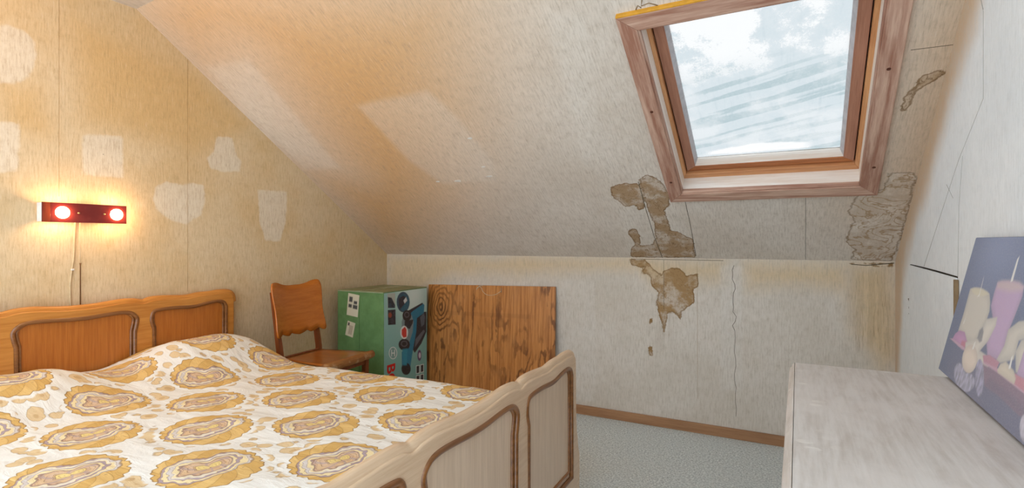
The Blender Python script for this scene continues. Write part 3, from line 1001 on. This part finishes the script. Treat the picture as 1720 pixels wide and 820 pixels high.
# ------------------------------------------------------------------ chair
PLY = wood('chair_plywood', S(194, 112, 34), S(166, 88, 18), axis=1, rough=0.25, fine=45, figure=0.08, coat=0.5)
PLYS = wood('chair_seat_plywood', S(178, 106, 42), S(136, 72, 22), axis=0, rough=0.28, fine=45, figure=0.3, coat=0.4)
DARKW = wood('chair_frame_wood', S(140, 76, 36), S(96, 46, 20), axis=2, rough=0.35, fine=45, figure=0.2, coat=0.2)
WORN = wood('worn_seat_edge', S(172, 118, 62), S(120, 72, 34), axis=1, rough=0.7, fine=70, figure=0.2, wear=S(200, 170, 130))
chair = thing('wooden_chair', 'brown wooden chair with shaped plywood backrest standing beside the bed', 'chair', (-2.560, 2.180, 0), math.radians(6))
SH = 0.450
# seat: dished sheet with a rolled front
verts, faces = [], []
nu, nv = 15, 13
for i in range(nu):
    u = i / (nu - 1); xx = -0.005 + 0.325 * u
    hw = 0.150 + 0.050 * u
    for j in range(nv):
        w_ = -1 + 2 * j / (nv - 1)
        dish = -0.012 * (1 - w_ * w_) * math.sin(math.pi * min(1, u * 1.05))
        verts.append((xx, w_ * hw, SH + dish))
for i in range(nu - 1):
    for j in range(nv - 1):
        faces.append((i * nv + j, (i + 1) * nv + j, (i + 1) * nv + j + 1, i * nv + j + 1))
seat = link('seat', from_data(verts, faces, True), PLYS, chair); solid(seat, 0.010, -1)
q = [(0.328, w_ * 0.205, SH - 0.014 - 0.006 * (1 - w_ * w_)) for w_ in np.linspace(-1, 1, 15)]
link('front_roll', tube(q, [0.023 + 0.0012 * math.sin(k * 2.1) for k in range(15)], 12), WORN, seat)
# backrest: curved plywood with wavy top and scalloped bottom
half = [(0.0, 0.853), (0.045, 0.853), (0.090, 0.860), (0.130, 0.873), (0.165, 0.876), (0.187, 0.862), (0.194, 0.835), (0.188, 0.770), (0.184, 0.690), (0.188, 0.630), (0.196, 0.592), (0.188, 0.570), (0.165, 0.568), (0.140, 0.582), (0.115, 0.574), (0.085, 0.566), (0.060, 0.578), (0.035, 0.570), (0.0, 0.562)]
ot = spline(half[:6], 6) ; obm = spline(half[-9:][::-1], 6)
tx, tzv = [p[0] for p in ot], [p[1] for p in ot]
bx_, bzv = [p[0] for p in obm], [p[1] for p in obm]
cols = np.r_[np.linspace(0, 0.15, 22), np.linspace(0.157, 0.187, 9)]
cols = np.r_[-cols[:0:-1], cols]
vv, ff = [], []
for c in cols:
    zt = float(np.interp(abs(c), tx, tzv)); zb_ = float(np.interp(abs(c), bx_, bzv))
    if abs(c) > 0.170:
        k = (abs(c) - 0.170) / 0.017
        zt = zt - 0.024 * k ** 3; zb_ += 0.016 * k ** 3
    for j in range(9):
        z_ = zb_ + (zt - zb_) * j / 8
        y_ = c * (1.04 - 0.055 * math.exp(-((z_ - 0.70) / 0.075) ** 2))
        x_ = 0.012 - (z_ - 0.45) * 0.17 - 0.030 * (1 - (y_ / 0.19) ** 2)
        vv.append((x_, y_, z_))
for i in range(len(cols) - 1):
    for j in range(8):
        ff.append((i * 9 + j, (i + 1) * 9 + j, (i + 1) * 9 + j + 1, i * 9 + j + 1))
me = from_data(vv, ff)
me.polygons.foreach_set('use_smooth', [True] * len(me.polygons))
back = link('backrest', me, PLY, chair); solid(back, 0.009, 0)
for s in (-1, 1):
    # rear leg and post in one bent piece
    def post(z): return -0.028 - max(0, z - 0.45) * 0.17 - max(0, 0.45 - z) * 0.10
    zs = [0.0, 0.2, 0.42, 0.47, 0.53, 0.60, 0.70, 0.82]
    ws = [0.012, 0.014, 0.018, 0.018, 0.018, 0.014, 0.011, 0.009]
    vv, ff = [], []
    for z_, w_ in zip(zs, ws):
        px_ = post(z_)
        for dx, dy in ((-w_ * 0.8, -0.012), (w_ * 0.8, -0.012), (w_ * 0.8, 0.012), (-w_ * 0.8, 0.012)):
            vv.append((px_ + dx, s * 0.152 + dy, z_))
    for i in range(len(zs) - 1):
        for k in range(4):
            ff.append((i * 4 + k, i * 4 + (k + 1) % 4, (i + 1) * 4 + (k + 1) % 4, (i + 1) * 4 + k))
    ff += [(3, 2, 1, 0), tuple(len(zs) * 4 - 4 + k for k in range(4))]
    link('leg', fix(from_data(vv, ff)), DARKW, chair)
    y0 = s * 0.180
    link('leg', hexa([(0.285, y0 - 0.012, 0), (0.309, y0 - 0.012, 0), (0.309, y0 + 0.012, 0), (0.285, y0 + 0.012, 0), (0.282, y0 - 0.016, 0.43), (0.314, y0 - 0.016, 0.43), (0.314, y0 + 0.016, 0.43), (0.282, y0 + 0.016, 0.43)], 0.003), DARKW, chair)
    link('seat_rail', hexa([(-0.01, s * 0.152 - 0.010, 0.385), (0.29, y0 - 0.010, 0.385), (0.29, y0 + 0.010, 0.385), (-0.01, s * 0.152 + 0.010, 0.385), (-0.01, s * 0.152 - 0.010, 0.427), (0.29, y0 - 0.010, 0.427), (0.29, y0 + 0.010, 0.427), (-0.01, s * 0.152 + 0.010, 0.427)], 0.002), DARKW, chair)
    link('stretcher', tube([(-0.05, s * 0.152, 0.16), (0.297, y0, 0.16)], 0.010, 8), DARKW, chair)
link('seat_rail', box_mesh((0.296, 0, 0.402), (0.020, 0.33, 0.046), 0.002), DARKW, chair)
link('stretcher', box_mesh((0.297, 0, 0.325), (0.018, 0.345, 0.028), 0.003), DARKW, chair)
link('seat_rail', box_mesh((-0.026, 0, 0.43), (0.020, 0.285, 0.05), 0.002), DARKW, chair)

# ------------------------------------------------------------------ cardboard box
BXW, BXD, BXH = 0.400, 0.475, 0.780
BROT = math.radians(1.5)
carton = thing('cardboard_box', 'tall green cardboard lawnmower box standing in the corner behind the chair', 'box', (-2.570, 2.872, 0), BROT)
M = Mat('green_carton', 0.55, 0.3)
n = M.noise(M.obj(), 14, 4); n2 = M.noise(M.vmul(M.obj(), (1, 1, 0.1)), 120, 2)
c = M.mix(n.ss(0.35, 0.7), S(92, 128, 78), S(104, 142, 90))
c = M.mix(n2.ss(0.55, 0.75) * 0.2, c, S(80, 112, 68))
M.color(c); GREEN = M.m
LIDG = plain('pale_carton_top', S(150, 152, 112), 0.6)  # top flaps paler and yellower than the green sides
link('body', box_mesh((0, 0, BXH / 2), (BXW, BXD, BXH - 0.004), 0.004), GREEN, carton)
for s in (-1, 1):
    link('top_flap', box_mesh((s * BXW / 4, 0, BXH), (BXW / 2 - 0.003, BXD - 0.004, 0.005), 0.001), LIDG, carton)
link('crease', box_mesh((-0.005, -BXD / 2 - 0.0002, BXH / 2), (0.004, 0.0012, BXH - 0.02)), plain('carton_crease', S(80, 114, 70), 0.6), carton)
TAPE = plain('clear_tape', S(140, 158, 120), 0.2)
link('tape', box_mesh((0, 0, BXH + 0.0032), (0.05, BXD - 0.002, 0.0012)), TAPE, carton)
link('worn_edge', box_mesh((0, -BXD / 2 - 0.0005, BXH - 0.004), (BXW - 0.006, 0.004, 0.004), 0.001), plain('worn_card_edge', S(160, 166, 140), 0.8), carton)

cb, sb_ = math.cos(BROT), math.sin(BROT)


def to_box(px, py, face):
    if face == 'side':
        n_ = (cb, sb_, 0); p_ = (-2.570 + cb * BXW / 2, 2.872 + sb_ * BXW / 2, 0)
    else:
        n_ = (sb_, -cb, 0); p_ = (-2.570 + sb_ * BXD / 2, 2.872 - cb * BXD / 2, 0)
    h = hit(px, py, n_, p_)
    dx, dy = h[0] + 2.570, h[1] - 2.872
    lx, ly = dx * cb + dy * sb_, -dx * sb_ + dy * cb
    return (ly, h[2]) if face == 'side' else (lx, h[2])


zb3 = lambda q, face='side': [to_box(560 + x / 4.1, 460 + y / 4.1, face) for x, y in q]


def ell(cx, cy, rx, ry, rot=0.0, n=20):
    c_, s_ = math.cos(rot), math.sin(rot)
    return [(cx + rx * math.cos(a) * c_ - ry * math.sin(a) * s_, cy + rx * math.cos(a) * s_ + ry * math.sin(a) * c_) for a in np.linspace(0, 2 * math.pi, n + 1)[:-1]]


class Print:
    """flat print rasterised on a fine grid of vertex colours"""
    def __init__(s, us, vs_, pos):
        s.me = sheet(us, vs_, pos)
        s.P = np.array([(u, v) for u in us for v in vs_])
        s.c = np.zeros((len(s.P), 3))
    def fill(s, c): s.c[:] = c[:3]
    def grad(s, f): s.c[:] = f(s.P)
    def poly(s, q, c, soft=0.002, a=1.0, shade=None):
        lo = np.min(q, axis=0) - 0.02; hi_ = np.max(q, axis=0) + 0.02
        m = np.all((s.P >= lo) & (s.P <= hi_), axis=1)
        if not m.any(): return
        d = sdf(s.P[m], [q])
        k = (np.clip(0.5 - d / soft, 0, 1) * a)[:, None]
        col = np.array(c[:3])[None, :]
        if shade is not None:
            col = col * shade(s.P[m], d)[:, None]
        s.c[m] = s.c[m] * (1 - k) + col * k
    def done(s, name, mat, parent):
        set_col(s.me, 'print', np.clip(s.c, 0, 1))
        return link(name, s.me, mat, parent)


def print_mat(name, rough, spec, weave=0.0):
    M = Mat(name, rough, spec)
    n = M.t.nodes.new('ShaderNodeVertexColor'); n.layer_name = 'print'
    nz = M.noise(M.obj(), 300, 2)
    M.color(M.mix(nz.ss(0.4, 0.8) * 0.12, n.outputs[0], S(220, 220, 220)))
    if weave: M.bump(M.noise(M.obj(), 700, 2), 0.0008, weave)
    return M.m


PRINT = print_mat('carton_print', 0.32, 0.4)
ys_ = lin(-BXD / 2 + 0.003, BXD / 2 - 0.003, 0.0028); zs_ = lin(0.004, BXH - 0.006, 0.0028)
pr = Print(ys_, zs_, lambda y, z: (BXW / 2 + 0.0008, y, z))
def gback(P_):
    u = (P_[:, 0] + BXD / 2) / BXD; v_ = P_[:, 1] / BXH
    a = np.array(S(152, 194, 186)[:3]); b = np.array(S(214, 230, 224)[:3]); d = np.array(S(122, 174, 166)[:3])
    k = np.exp(-((u - 0.65) ** 2 / 0.1 + (v_ - 0.95) ** 2 / 0.05))[:, None]
    w_ = np.clip((v_ - 0.35) / 0.6, 0, 1)[:, None]
    base = d * (1 - w_) + a * w_
    return base * (1 - k) + b * k
pr.grad(gback)
mott = lambda sc: (lambda P_, d: 0.55 + 0.9 * np.array([mnoise.noise(Vector((p[0] * sc, p[1] * sc, 2.2))) for p in P_]).clip(-0.4, 1))
pr.poly(zb3([(372, 135), (424, 132), (426, 236), (374, 236)]), S(176, 182, 170))
pr.poly(zb3([(374, 160), (400, 165), (424, 215), (424, 236), (376, 236)]), S(52, 70, 84), 0.003, 1, mott(60))
pr.poly(zb3([(374, 250), (427, 245), (428, 350), (376, 353)]), S(58, 62, 74), 0.003, 1, mott(70))
pr.poly(zb3(ell(390, 285, 12, 18)), S(150, 70, 50), 0.006)
pr.poly(zb3(ell(480, 195, 45, 71)), S(48, 78, 96), 0.003)
pr.poly(zb3(ell(485, 200, 36, 60)), S(32, 92, 112), 0.01)
pr.poly(zb3([(450, 170), (480, 150), (500, 160), (505, 190), (480, 220), (455, 250), (450, 210)]), S(40, 42, 52), 0.006)
pr.poly(zb3([(482, 185), (500, 160), (508, 185), (490, 205)]), S(210, 214, 214), 0.006)
# mower
BLUE = S(30, 122, 152); DK = S(34, 36, 46)
pr.poly(zb3([(490, 262), (530, 252), (560, 270), (565, 330), (545, 400), (525, 480), (480, 500), (470, 440), (470, 330)]), S(120, 140, 142), 0.01)
pr.poly(zb3([(575, 300), (625, 262), (640, 262), (640, 400), (605, 480), (560, 545), (545, 520), (560, 420)]), DK, 0.004)
pr.poly(zb3([(596, 300), (622, 270), (630, 300), (625, 350), (605, 365)]), S(86, 96, 108), 0.006)
pr.poly(zb3([(565, 450), (620, 385), (630, 395), (600, 450), (560, 510)]), S(96, 100, 110), 0.004)
pr.poly(zb3([(520, 262), (612, 200), (626, 215), (622, 270), (575, 305), (570, 400), (548, 520), (528, 650), (500, 690), (472, 650), (470, 540), (520, 480), (545, 400), (552, 330), (540, 290)]), BLUE, 0.004)
pr.poly(zb3([(500, 262), (610, 200), (616, 208), (545, 258), (520, 285)]), DK, 0.003)
pr.poly(zb3([(490, 325), (550, 315), (545, 340), (525, 380), (490, 370)]), DK, 0.004)
for e_ in ((505, 288, 30, 38), (487, 488, 39, 40)):
    pr.poly(zb3(ell(*e_)), S(26, 26, 32), 0.003)
    pr.poly(zb3(ell(e_[0], e_[1] - 6, e_[2] * 0.6, e_[3] * 0.55)), S(92, 92, 100), 0.003)
    pr.poly(zb3(ell(e_[0], e_[1] - 6, e_[2] * 0.42, e_[3] * 0.36)), S(30, 30, 36), 0.003)
pr.poly(zb3(ell(500, 655, 32, 42)), S(26, 28, 36), 0.004)
pr.poly(zb3([(475, 520), (510, 515), (505, 630), (480, 630)]), S(38, 140, 166), 0.012)
pr.poly(zb3(ell(487, 404, 27, 46)), S(226, 226, 222), 0.003)
pr.poly(zb3([(470, 385), (492, 365), (503, 385), (503, 435), (482, 440), (470, 420)]), S(206, 58, 50), 0.003)
# ring emblem with a bar
pr.poly(zb3(ell(410, 546, 29, 43)), S(214, 222, 218), 0.002)
pr.poly(zb3(ell(410, 546, 24, 37)), S(120, 158, 152), 0.002)
pr.poly(zb3([(398, 525), (403, 520), (403, 572), (398, 568)]), S(224, 228, 226), 0.002)
pr.poly(zb3([(418, 520), (423, 525), (423, 566), (418, 572)]), S(224, 228, 226), 0.002)
pr.poly(zb3([(398, 543), (423, 543), (423, 550), (398, 550)]), S(224, 228, 226), 0.002)
pr.poly(zb3(ell(592, 562, 14, 38)), S(92, 64, 104), 0.004)
pr.poly(zb3(ell(594, 562, 8, 20)), S(200, 190, 200), 0.004)
for (a, b, c_, d_) in ((568, 632, 594, 690), (598, 625, 622, 682), (568, 700, 594, 762), (598, 692, 622, 752)):
    pr.poly(zb3([(a, b), (c_, b - 4), (c_, d_ - 4), (a, d_)]), S(214, 222, 218), 0.002)
    pr.poly(zb3([(a + 4, b + 5), (c_ - 4, b + 1), (c_ - 4, d_ - 9), (a + 4, d_ - 5)]), S(36, 42, 48), 0.002, 1, mott(90))
pr.done('printed_face', PRINT, carton)

# red lettering running down the printed face
fc = bpy.data.curves.new('lettering', 'FONT'); fc.body = 'BOSCH'
fc.size = 0.118; fc.extrude = 0.0003; fc.offset = 0.0032; fc.space_character = 1.02
to = bpy.data.objects.new('tmp', fc); C.objects.link(to)
dg = bpy.context.evaluated_depsgraph_get(); dg.update()
me = bpy.data.meshes.new_from_object(to.evaluated_get(dg)); bpy.data.objects.remove(to)
ta, tz = to_box(560 + 365 / 4.1, 460 + 628 / 4.1, 'side')
for v in me.vertices:
    v.co = Vector((BXW / 2 + 0.0014 + v.co.z, ta + 0.008 + v.co.y * 0.95, tz - v.co.x * 0.95))
link('lettering', me, plain('red_print', S(206, 44, 40), 0.35), carton)

# paper labels on the green side
def label_print(q, parent, seed):
    q = np.array(q); e1 = q[1] - q[0]; e2 = q[3] - q[0]
    us = lin(0, 1, 0.03); vv_ = lin(0, 1, 0.02)
    p_ = Print(us, vv_, lambda u, v: (*(q[0] + e1 * u + e2 * v)[[0]], -BXD / 2 - 0.0012, (q[0] + e1 * u + e2 * v)[1]))
    p_.fill(S(206, 200, 176))
    r = random.Random(seed)
    return p_, r
p_, r = label_print(zb3([(92, 282), (168, 300), (182, 148), (104, 132)], 'front'), carton, 1)
for q in ([(0.12, 0.62), (0.42, 0.62), (0.42, 0.86), (0.12, 0.86)], [(0.1, 0.36), (0.4, 0.36), (0.4, 0.52), (0.1, 0.52)], [(0.5, 0.34), (0.9, 0.34), (0.9, 0.52), (0.5, 0.52)], [(0.55, 0.56), (0.85, 0.56), (0.85, 0.7), (0.55, 0.7)]):
    p_.poly(q, S(66, 66, 64), 0.05)
p_.done('paper_label', print_mat('label_print', 0.6, 0.3), carton)
p_, r = label_print(zb3([(82, 420), (134, 440), (155, 346), (100, 322)], 'front'), carton, 2)
for k in range(4):
    p_.poly([(0.35 + k * 0.12, 0.15), (0.40 + k * 0.12, 0.15), (0.40 + k * 0.12, 0.75), (0.35 + k * 0.12, 0.75)], S(120, 90, 70), 0.05)
p_.poly([(0.1, 0.7), (0.3, 0.7), (0.3, 0.9), (0.1, 0.9)], S(60, 50, 50), 0.05)
p_.done('paper_label', bpy.data.materials['label_print'], carton)

# ------------------------------------------------------------------ veneered board leaning on the knee wall
M = Mat('figured_veneer', 0.38, 0.4)
ob = M.obj(); x, y, z = M.sep(ob)
warp = M.noise(M.vmul(ob, (1, 1, 0.4)), 4.2, 5, 0.5)
# cathedral figure around a knot near the upper left
kx, kz = x + 0.40, z - 0.64
rk = ((kx * kx) + (kz * kz * 0.45)).sqrt()
infl = rk.ss(0.26, 0.02)
field = x * 1.6 + warp * 2.4 + infl * (rk * -9.0 + 1.0)
lines = (field * 26.0).sin() * 0.5 + 0.5
g = M.noise(M.vmul(ob, (1, 1, 0.04)), 90, 4, 0.65)
big = M.noise(M.vmul(ob, (1, 1, 0.3)), 7, 4, 0.6)
c = M.mix(g.ss(0.35, 0.68), S(204, 138, 74), S(164, 102, 48))
c = M.mix(lines.ss(0.55, 0.95) * big.ss(0.42, 0.62) * 0.75, c, S(94, 52, 22))
c = M.mix(infl * lines.ss(0.4, 0.9) * 0.6, c, S(84, 44, 18))
band = (z - 0.60).ab().ss(0.02, 0.008) * (x + 0.05).ab().ss(0.45, 0.35)
c = M.mix(band * 0.14, c, S(90, 54, 26))
c = M.mix(M.noise(ob, 3, 3).ss(0.5, 0.75) * 0.3, c, S(190, 140, 92))
M.color(c); M.bump(g, 0.0005, 0.3); VENEER = M.m
board = thing('veneer_board', 'brown figured wood board leaning against the low wall beside the green box', 'board', (-1.90, YK - 0.078, 0))
LEAN = math.atan2(0.062, 0.80)
PWD = 1.03
pn = link('panel', box_mesh((0, 0, 0.402), (PWD, 0.016, 0.804), 0.0015), VENEER, board)
pn.rotation_euler = (-LEAN, math.radians(-1.3), 0)
STRING = plain('white_string', S(222, 206, 176), 0.8)
def bz(px, py):
    t = 0.0
    nb = (0, -math.cos(LEAN), math.sin(LEAN))
    p = hit(px, py, nb, (0, YK - 0.078 - 0.0105, 0))
    return (p[0] + 1.90, p[1] - (YK - 0.078), p[2])
link('string', tube(spline([bz(800, 487), bz(803, 482), bz(808, 483), bz(812, 491), bz(820, 496), bz(832, 495), bz(842, 489)], 4), 0.0016, 6), STRING, board)
link('string', tube(spline([bz(800, 487), bz(805, 481), bz(811, 480)], 4), 0.0014, 6), STRING, board)
link('nail', tube([bz(842, 492), bz(842, 484)], 0.0018, 6), plain('nail', S(170, 160, 140), 0.4, 0.5, 0.6), board)

# ------------------------------------------------------------------ dresser
DZ = 0.765
M = Mat('worn_dresser_top', 0.42, 0.4)
ob = M.obj(); x, y, z = M.sep(ob)
g = M.noise(M.vmul(ob, (1, 0.07, 1)), 85, 4, 0.65)
g2 = M.noise(M.vmul(ob, (1.0, 0.2, 1)), 30, 4, 0.6, 0.8)
w1 = M.noise(ob, 5.5, 5, 0.6)
c = M.mix(g.ss(0.35, 0.68) * 0.5 + g2.ss(0.4, 0.7) * 0.4, S(210, 203, 197), S(182, 171, 161))
c = M.mix(w1.ss(0.42, 0.66) * 0.55, c, S(216, 208, 202))
spot, _ = M.vor(M.vmul(ob, (0.7, 1.0, 1)), 26)
edge_m = x.ss(0.10, 0.02) + y.ss(-0.07, -0.03)
c = M.mix(spot.ss(0.30, 0.22) * edge_m.mn(1.0) * M.noise(ob, 12, 3).ss(0.45, 0.6) * 0.8, c, S(226, 220, 212))
c = M.mix(M.noise(ob, 14, 5, 0.7).ss(0.56, 0.66) * y.ss(-0.10, -0.02) * 0.7, c, S(222, 214, 202))
scr = M.noise(M.comb(x * 8.0 + y * 30.0, y * 3.0 - x * 1.0, 0.0), 6, 2)
c = M.mix(((scr - 0.5).ab()).ss(0.008, 0.001) * 0.25, c, S(230, 224, 218))
M.color(c); M.bump(g + g2, 0.0006, 0.35)
M.rough(w1 * 0.3 + 0.28)
DTOP = M.m
DBODY = wood('dresser_wood', S(186, 152, 122), S(146, 108, 78), axis=1, rough=0.45, figure=0.3)
DDRAW = wood('dresser_drawer_wood', S(178, 140, 108), S(140, 100, 70), axis=1, rough=0.4, figure=0.4)
DXW, DLEN = 0.442, 1.22
dresser = thing('dresser', 'long wooden dresser with worn pale top under the candle picture', 'dresser', (-0.020, 1.730, 0))
# local: x from the front edge to the wall, y negative towards the camera; top with a moulded edge
prof = [(0.0, 0.0), (-0.003, -0.004), (-0.003, -0.012), (0.003, -0.017), (0.003, -0.022), (-0.001, -0.026), (-0.001, -0.034), (0.006, -0.040)]
prof2 = [(0.013, 0.0), (0.009, -0.002), (0.006, -0.007), (0.006, -0.012), (0.0, -0.017), (-0.002, -0.026), (0.0, -0.034), (0.008, -0.040)]
loop = []
def rrect(o):
    r = 0.012
    pts_ = []
    for (cx_, cy_, a0) in ((r, -r, 180), (DXW - 0.002, 0, None), (DXW - 0.002, -DLEN, None), (r, -DLEN + r, 270)):
        if a0 is None:
            pts_.append((cx_, cy_ - o if cy_ == 0 else cy_ + o))
        else:
            for k in range(6):
                if a0 == 180: a = math.radians(180 - 90 * k / 5); p = (cx_ + (r - o) * math.cos(a), cy_ + (r - o) * math.sin(a))
                else: a = math.radians(270 - 90 * k / 5); p = (cx_ + (r - o) * math.cos(a), cy_ + (r - o) * math.sin(a))
                pts_.append(p)
    return pts_
vv, ff = [], []
for o_, dz in prof2:
    vv += [(a, b, DZ + dz) for a, b in rrect(o_)]
nr = len(rrect(0))
for i in range(len(prof2) - 1):
    for k in range(nr):
        ff.append((i * nr + k, i * nr + (k + 1) % nr, (i + 1) * nr + (k + 1) % nr, (i + 1) * nr + k))
ff += [tuple(range(nr)), tuple((len(prof2) - 1) * nr + k for k in range(nr))]
link('top', fix(from_data(vv, ff)), DTOP, dresser)
link('body', box_mesh((DXW / 2 + 0.016, -DLEN / 2, 0.40), (DXW - 0.04, DLEN - 0.03, 0.65), 0.003), DBODY, dresser)
for yy in (-0.045, -DLEN + 0.045):
    for xx in (0.045, DXW - 0.04):
        link('foot', hexa([(xx - 0.016, yy - 0.016, 0), (xx + 0.016, yy - 0.016, 0), (xx + 0.016, yy + 0.016, 0), (xx - 0.016, yy + 0.016, 0), (xx - 0.024, yy - 0.024, 0.078), (xx + 0.024, yy - 0.024, 0.078), (xx + 0.024, yy + 0.024, 0.078), (xx - 0.024, yy + 0.024, 0.078)], 0.002), DBODY, dresser)
for col_ in range(2):
    for row in range(3):
        yc = -0.305 - col_ * 0.61 + 0.0
        zc = 0.19 + row * 0.21
        dr_ = link('drawer', box_mesh((0.034, yc, zc), (0.018, 0.56, 0.19), 0.004), DDRAW, dresser)
        for kk in (-0.14, 0.14):
            link('knob', lathe([(0.005, 0.0), (0.005, -0.006), (0.011, -0.009), (0.011, -0.014), (0.005, -0.018)], 14, 'x', (0.0255, yc + kk, zc)), BRASS, dr_)

# ------------------------------------------------------------------ canvas picture of candles
pic = thing('canvas_picture', 'slate blue canvas print of lit candles leaning on the dresser', 'picture', (0.331, 1.796, DZ + 0.0045))
CH, CWD = 0.360, 0.78
PL = math.atan2(0.078, 0.351)
link_pts = None
up_v = np.array([math.sin(PL), 0, math.cos(PL)])
nrm = np.array([-math.cos(PL), 0, math.sin(PL)])


def cn(px, py):
    p = hit(px, py, nrm, (0.331, 1.796, DZ))
    return (1.796 - p[1], float((p - np.array([0.331, 1.796, DZ])) @ up_v))


cA = lambda q: [cn(1560 + x / 4.1, 390 + y / 4.1) for x, y in q]
cB = lambda q: [cn(1560 + x / 3.727, 560 + y / 3.727) for x, y in q]
BACKC = plain('canvas_edge', S(66, 74, 104), 0.8)
bk = link('stretcher_frame', box_mesh((0.0105, -CWD / 2, CH / 2), (0.018, CWD, CH), 0.0015), BACKC, pic)
bk.rotation_euler = (0, PL, 0)
us = lin(0.001, CWD - 0.001, 0.0022); vv_ = lin(0.001, CH - 0.001, 0.0022)
pc = Print(us, vv_, lambda u, v: (0.0008, -u, v))
def cback(P_):
    u = P_[:, 0] / CWD; v_ = P_[:, 1] / CH
    a = np.array(S(60, 74, 112)[:3]); b = np.array(S(112, 124, 162)[:3]); d = np.array(S(84, 72, 98)[:3])
    k = np.clip(np.exp(-((u - 0.25) ** 2 / 0.06)) * np.clip((v_ - 0.45) * 2.4, 0, 1), 0, 1)[:, None]
    base = a * (1 - k) + b * k
    w_ = (np.clip(0.42 - v_ , 0, 0.3) / 0.3 * np.clip(u * 4, 0, 1))[:, None] * 0.8
    return base * (1 - w_) + d * w_
pc.grad(cback)
CR = S(206, 196, 176); CR2 = S(226, 214, 172); PK = S(188, 150, 186); PK2 = S(206, 178, 176); WHT = S(238, 234, 224)
def round_(P_, d): return np.clip(0.80 + np.minimum(-d, 0.02) * 13, 0.7, 1.08)
pc.poly(cA([(283, 402), (310, 393), (350, 397), (400, 420), (416, 442), (420, 500), (415, 560), (385, 650), (345, 720), (300, 790), (255, 770), (200, 690), (235, 580)]), CR, 0.004, 1, round_)
pc.poly(cA([(290, 405), (320, 395), (370, 405), (412, 440), (370, 455), (330, 450), (300, 430)]), CR2, 0.006, 0.7)
pc.poly(cA([(470, 360), (500, 350), (565, 350), (620, 362), (652, 390), (640, 460), (590, 590), (545, 700), (510, 830), (480, 900), (400, 860), (395, 780), (440, 620), (425, 520), (450, 420)]), PK, 0.004, 1, round_)
pc.poly(cA([(472, 360), (500, 350), (565, 350), (620, 362), (650, 388), (640, 420), (560, 425), (465, 405)]), PK2, 0.012, 0.9)
pc.poly(cB([(495, -10), (560, -60), (640, -70), (640, 40), (560, 60), (528, 180), (440, 200), (420, 180), (470, 90)]), CR, 0.004, 1, round_)
pc.poly(cB([(540, 130), (575, 60), (640, 20), (720, 120), (700, 350), (600, 310), (540, 255)]), CR, 0.004, 1, round_)
pc.poly(cA([(160, 748), (180, 710), (210, 688), (245, 700), (262, 770), (238, 818), (200, 795)]), S(196, 128, 178), 0.003, 1, round_)
pc.poly(cA([(225, 760), (262, 765), (240, 820), (215, 800)]), S(196, 96, 120), 0.006)
pc.poly(cA([(250, 770), (330, 745), (360, 700), (395, 612), (470, 598), (458, 660), (405, 765), (350, 830), (440, 900), (400, 950), (300, 900), (245, 850)]), S(218, 208, 190), 0.004, 1, round_)
pc.poly(cA([(332, 745), (345, 690), (368, 668), (374, 700), (362, 765), (345, 775)]), S(104, 98, 96), 0.005, 0.85)
# wooden tray
pc.poly(cB([(128, 40), (150, 45), (226, 105), (228, 122), (205, 112)]), S(196, 150, 170), 0.002)
pc.poly(cB([(335, 150), (380, 150), (440, 195), (420, 240), (340, 195)]), S(186, 112, 130), 0.003)
pc.poly(cB([(335, 205), (420, 255), (540, 335), (640, 410), (900, 600), (900, 820), (596, 545), (560, 530), (430, 400), (345, 340)]), S(120, 78, 94), 0.004)
pc.poly(cB([(380, 290), (596, 470), (900, 720), (900, 820), (596, 545), (430, 400), (345, 340)]), S(96, 64, 84), 0.012, 0.8)
pc.poly(cB([(335, 198), (342, 190), (440, 240), (600, 372), (900, 570), (900, 605), (590, 392), (430, 262)]), S(192, 140, 158), 0.002)
pc.poly(cB([(535, 265), (600, 300), (760, 420), (760, 500), (600, 385), (530, 330)]), S(196, 110, 120), 0.003)
pc.poly(cB([(425, 245), (445, 205), (480, 190), (530, 250), (542, 300), (530, 335), (430, 262)]), S(222, 206, 176), 0.004, 1, round_)
# vases and egg candle
vm = lambda P_, d: 0.9 + 0.75 * np.array([mnoise.noise(Vector((p[0] * 95, p[1] * 60, 5.1))) for p in P_])
pc.poly(cB(ell(192, 275, 36, 78, -0.1)), S(166, 160, 182), 0.004, 1, vm)
pc.poly(cB(ell(238, 320, 46, 60, 0.2)), S(170, 164, 184), 0.004, 1, vm)
pc.poly(cB(ell(315, 292, 27, 118, 0.02)), S(154, 146, 172), 0.004, 1, vm)
pc.poly(cB(ell(254, 172, 48, 90, 0.1)), S(228, 208, 184), 0.003, 1, round_)
pc.poly(cB(ell(600, 610, 34, 92)), S(196, 186, 196), 0.004, 1, vm)
# flames
for q in (cA([(330, 458), (345, 440), (378, 312), (372, 345), (345, 455)]), cA([(560, 358), (575, 352), (622, 178), (606, 200), (566, 330)]), cA([(232, 645), (240, 640), (264, 566), (256, 590)]),
          cB([(268, 112), (278, 112), (292, 62), (283, 70)]), cB([(495, 236), (508, 236), (525, 152), (514, 165)])):
    pc.poly(q, WHT, 0.0025)
# the part beyond the frame: more candles of the row
for (a, b_, c_, d_, colr) in ((0.50, 0.10, 0.10, 0.24, PK), (0.66, 0.08, 0.09, 0.22, CR)):
    pc.poly([(a, b_), (a + c_, b_), (a + c_, d_ + 0.1 - 0.1 + b_ * 0 + 0.0), (a, d_)], colr, 0.004, 1, round_)
    pc.poly([(a + c_ / 2 - 0.003, d_), (a + c_ / 2 + 0.003, d_), (a + c_ / 2, d_ + 0.06)], WHT, 0.0025)
pc.c = pc.c * 0.72 + 0.28 * np.array(S(206, 214, 232)[:3])  # pale reflection haze over the canvas, mixed into the print colours
face = pc.done('printed_canvas', print_mat('canvas_print', 0.6, 0.35, 0.4), pic)
face.rotation_euler = (0, PL, 0)
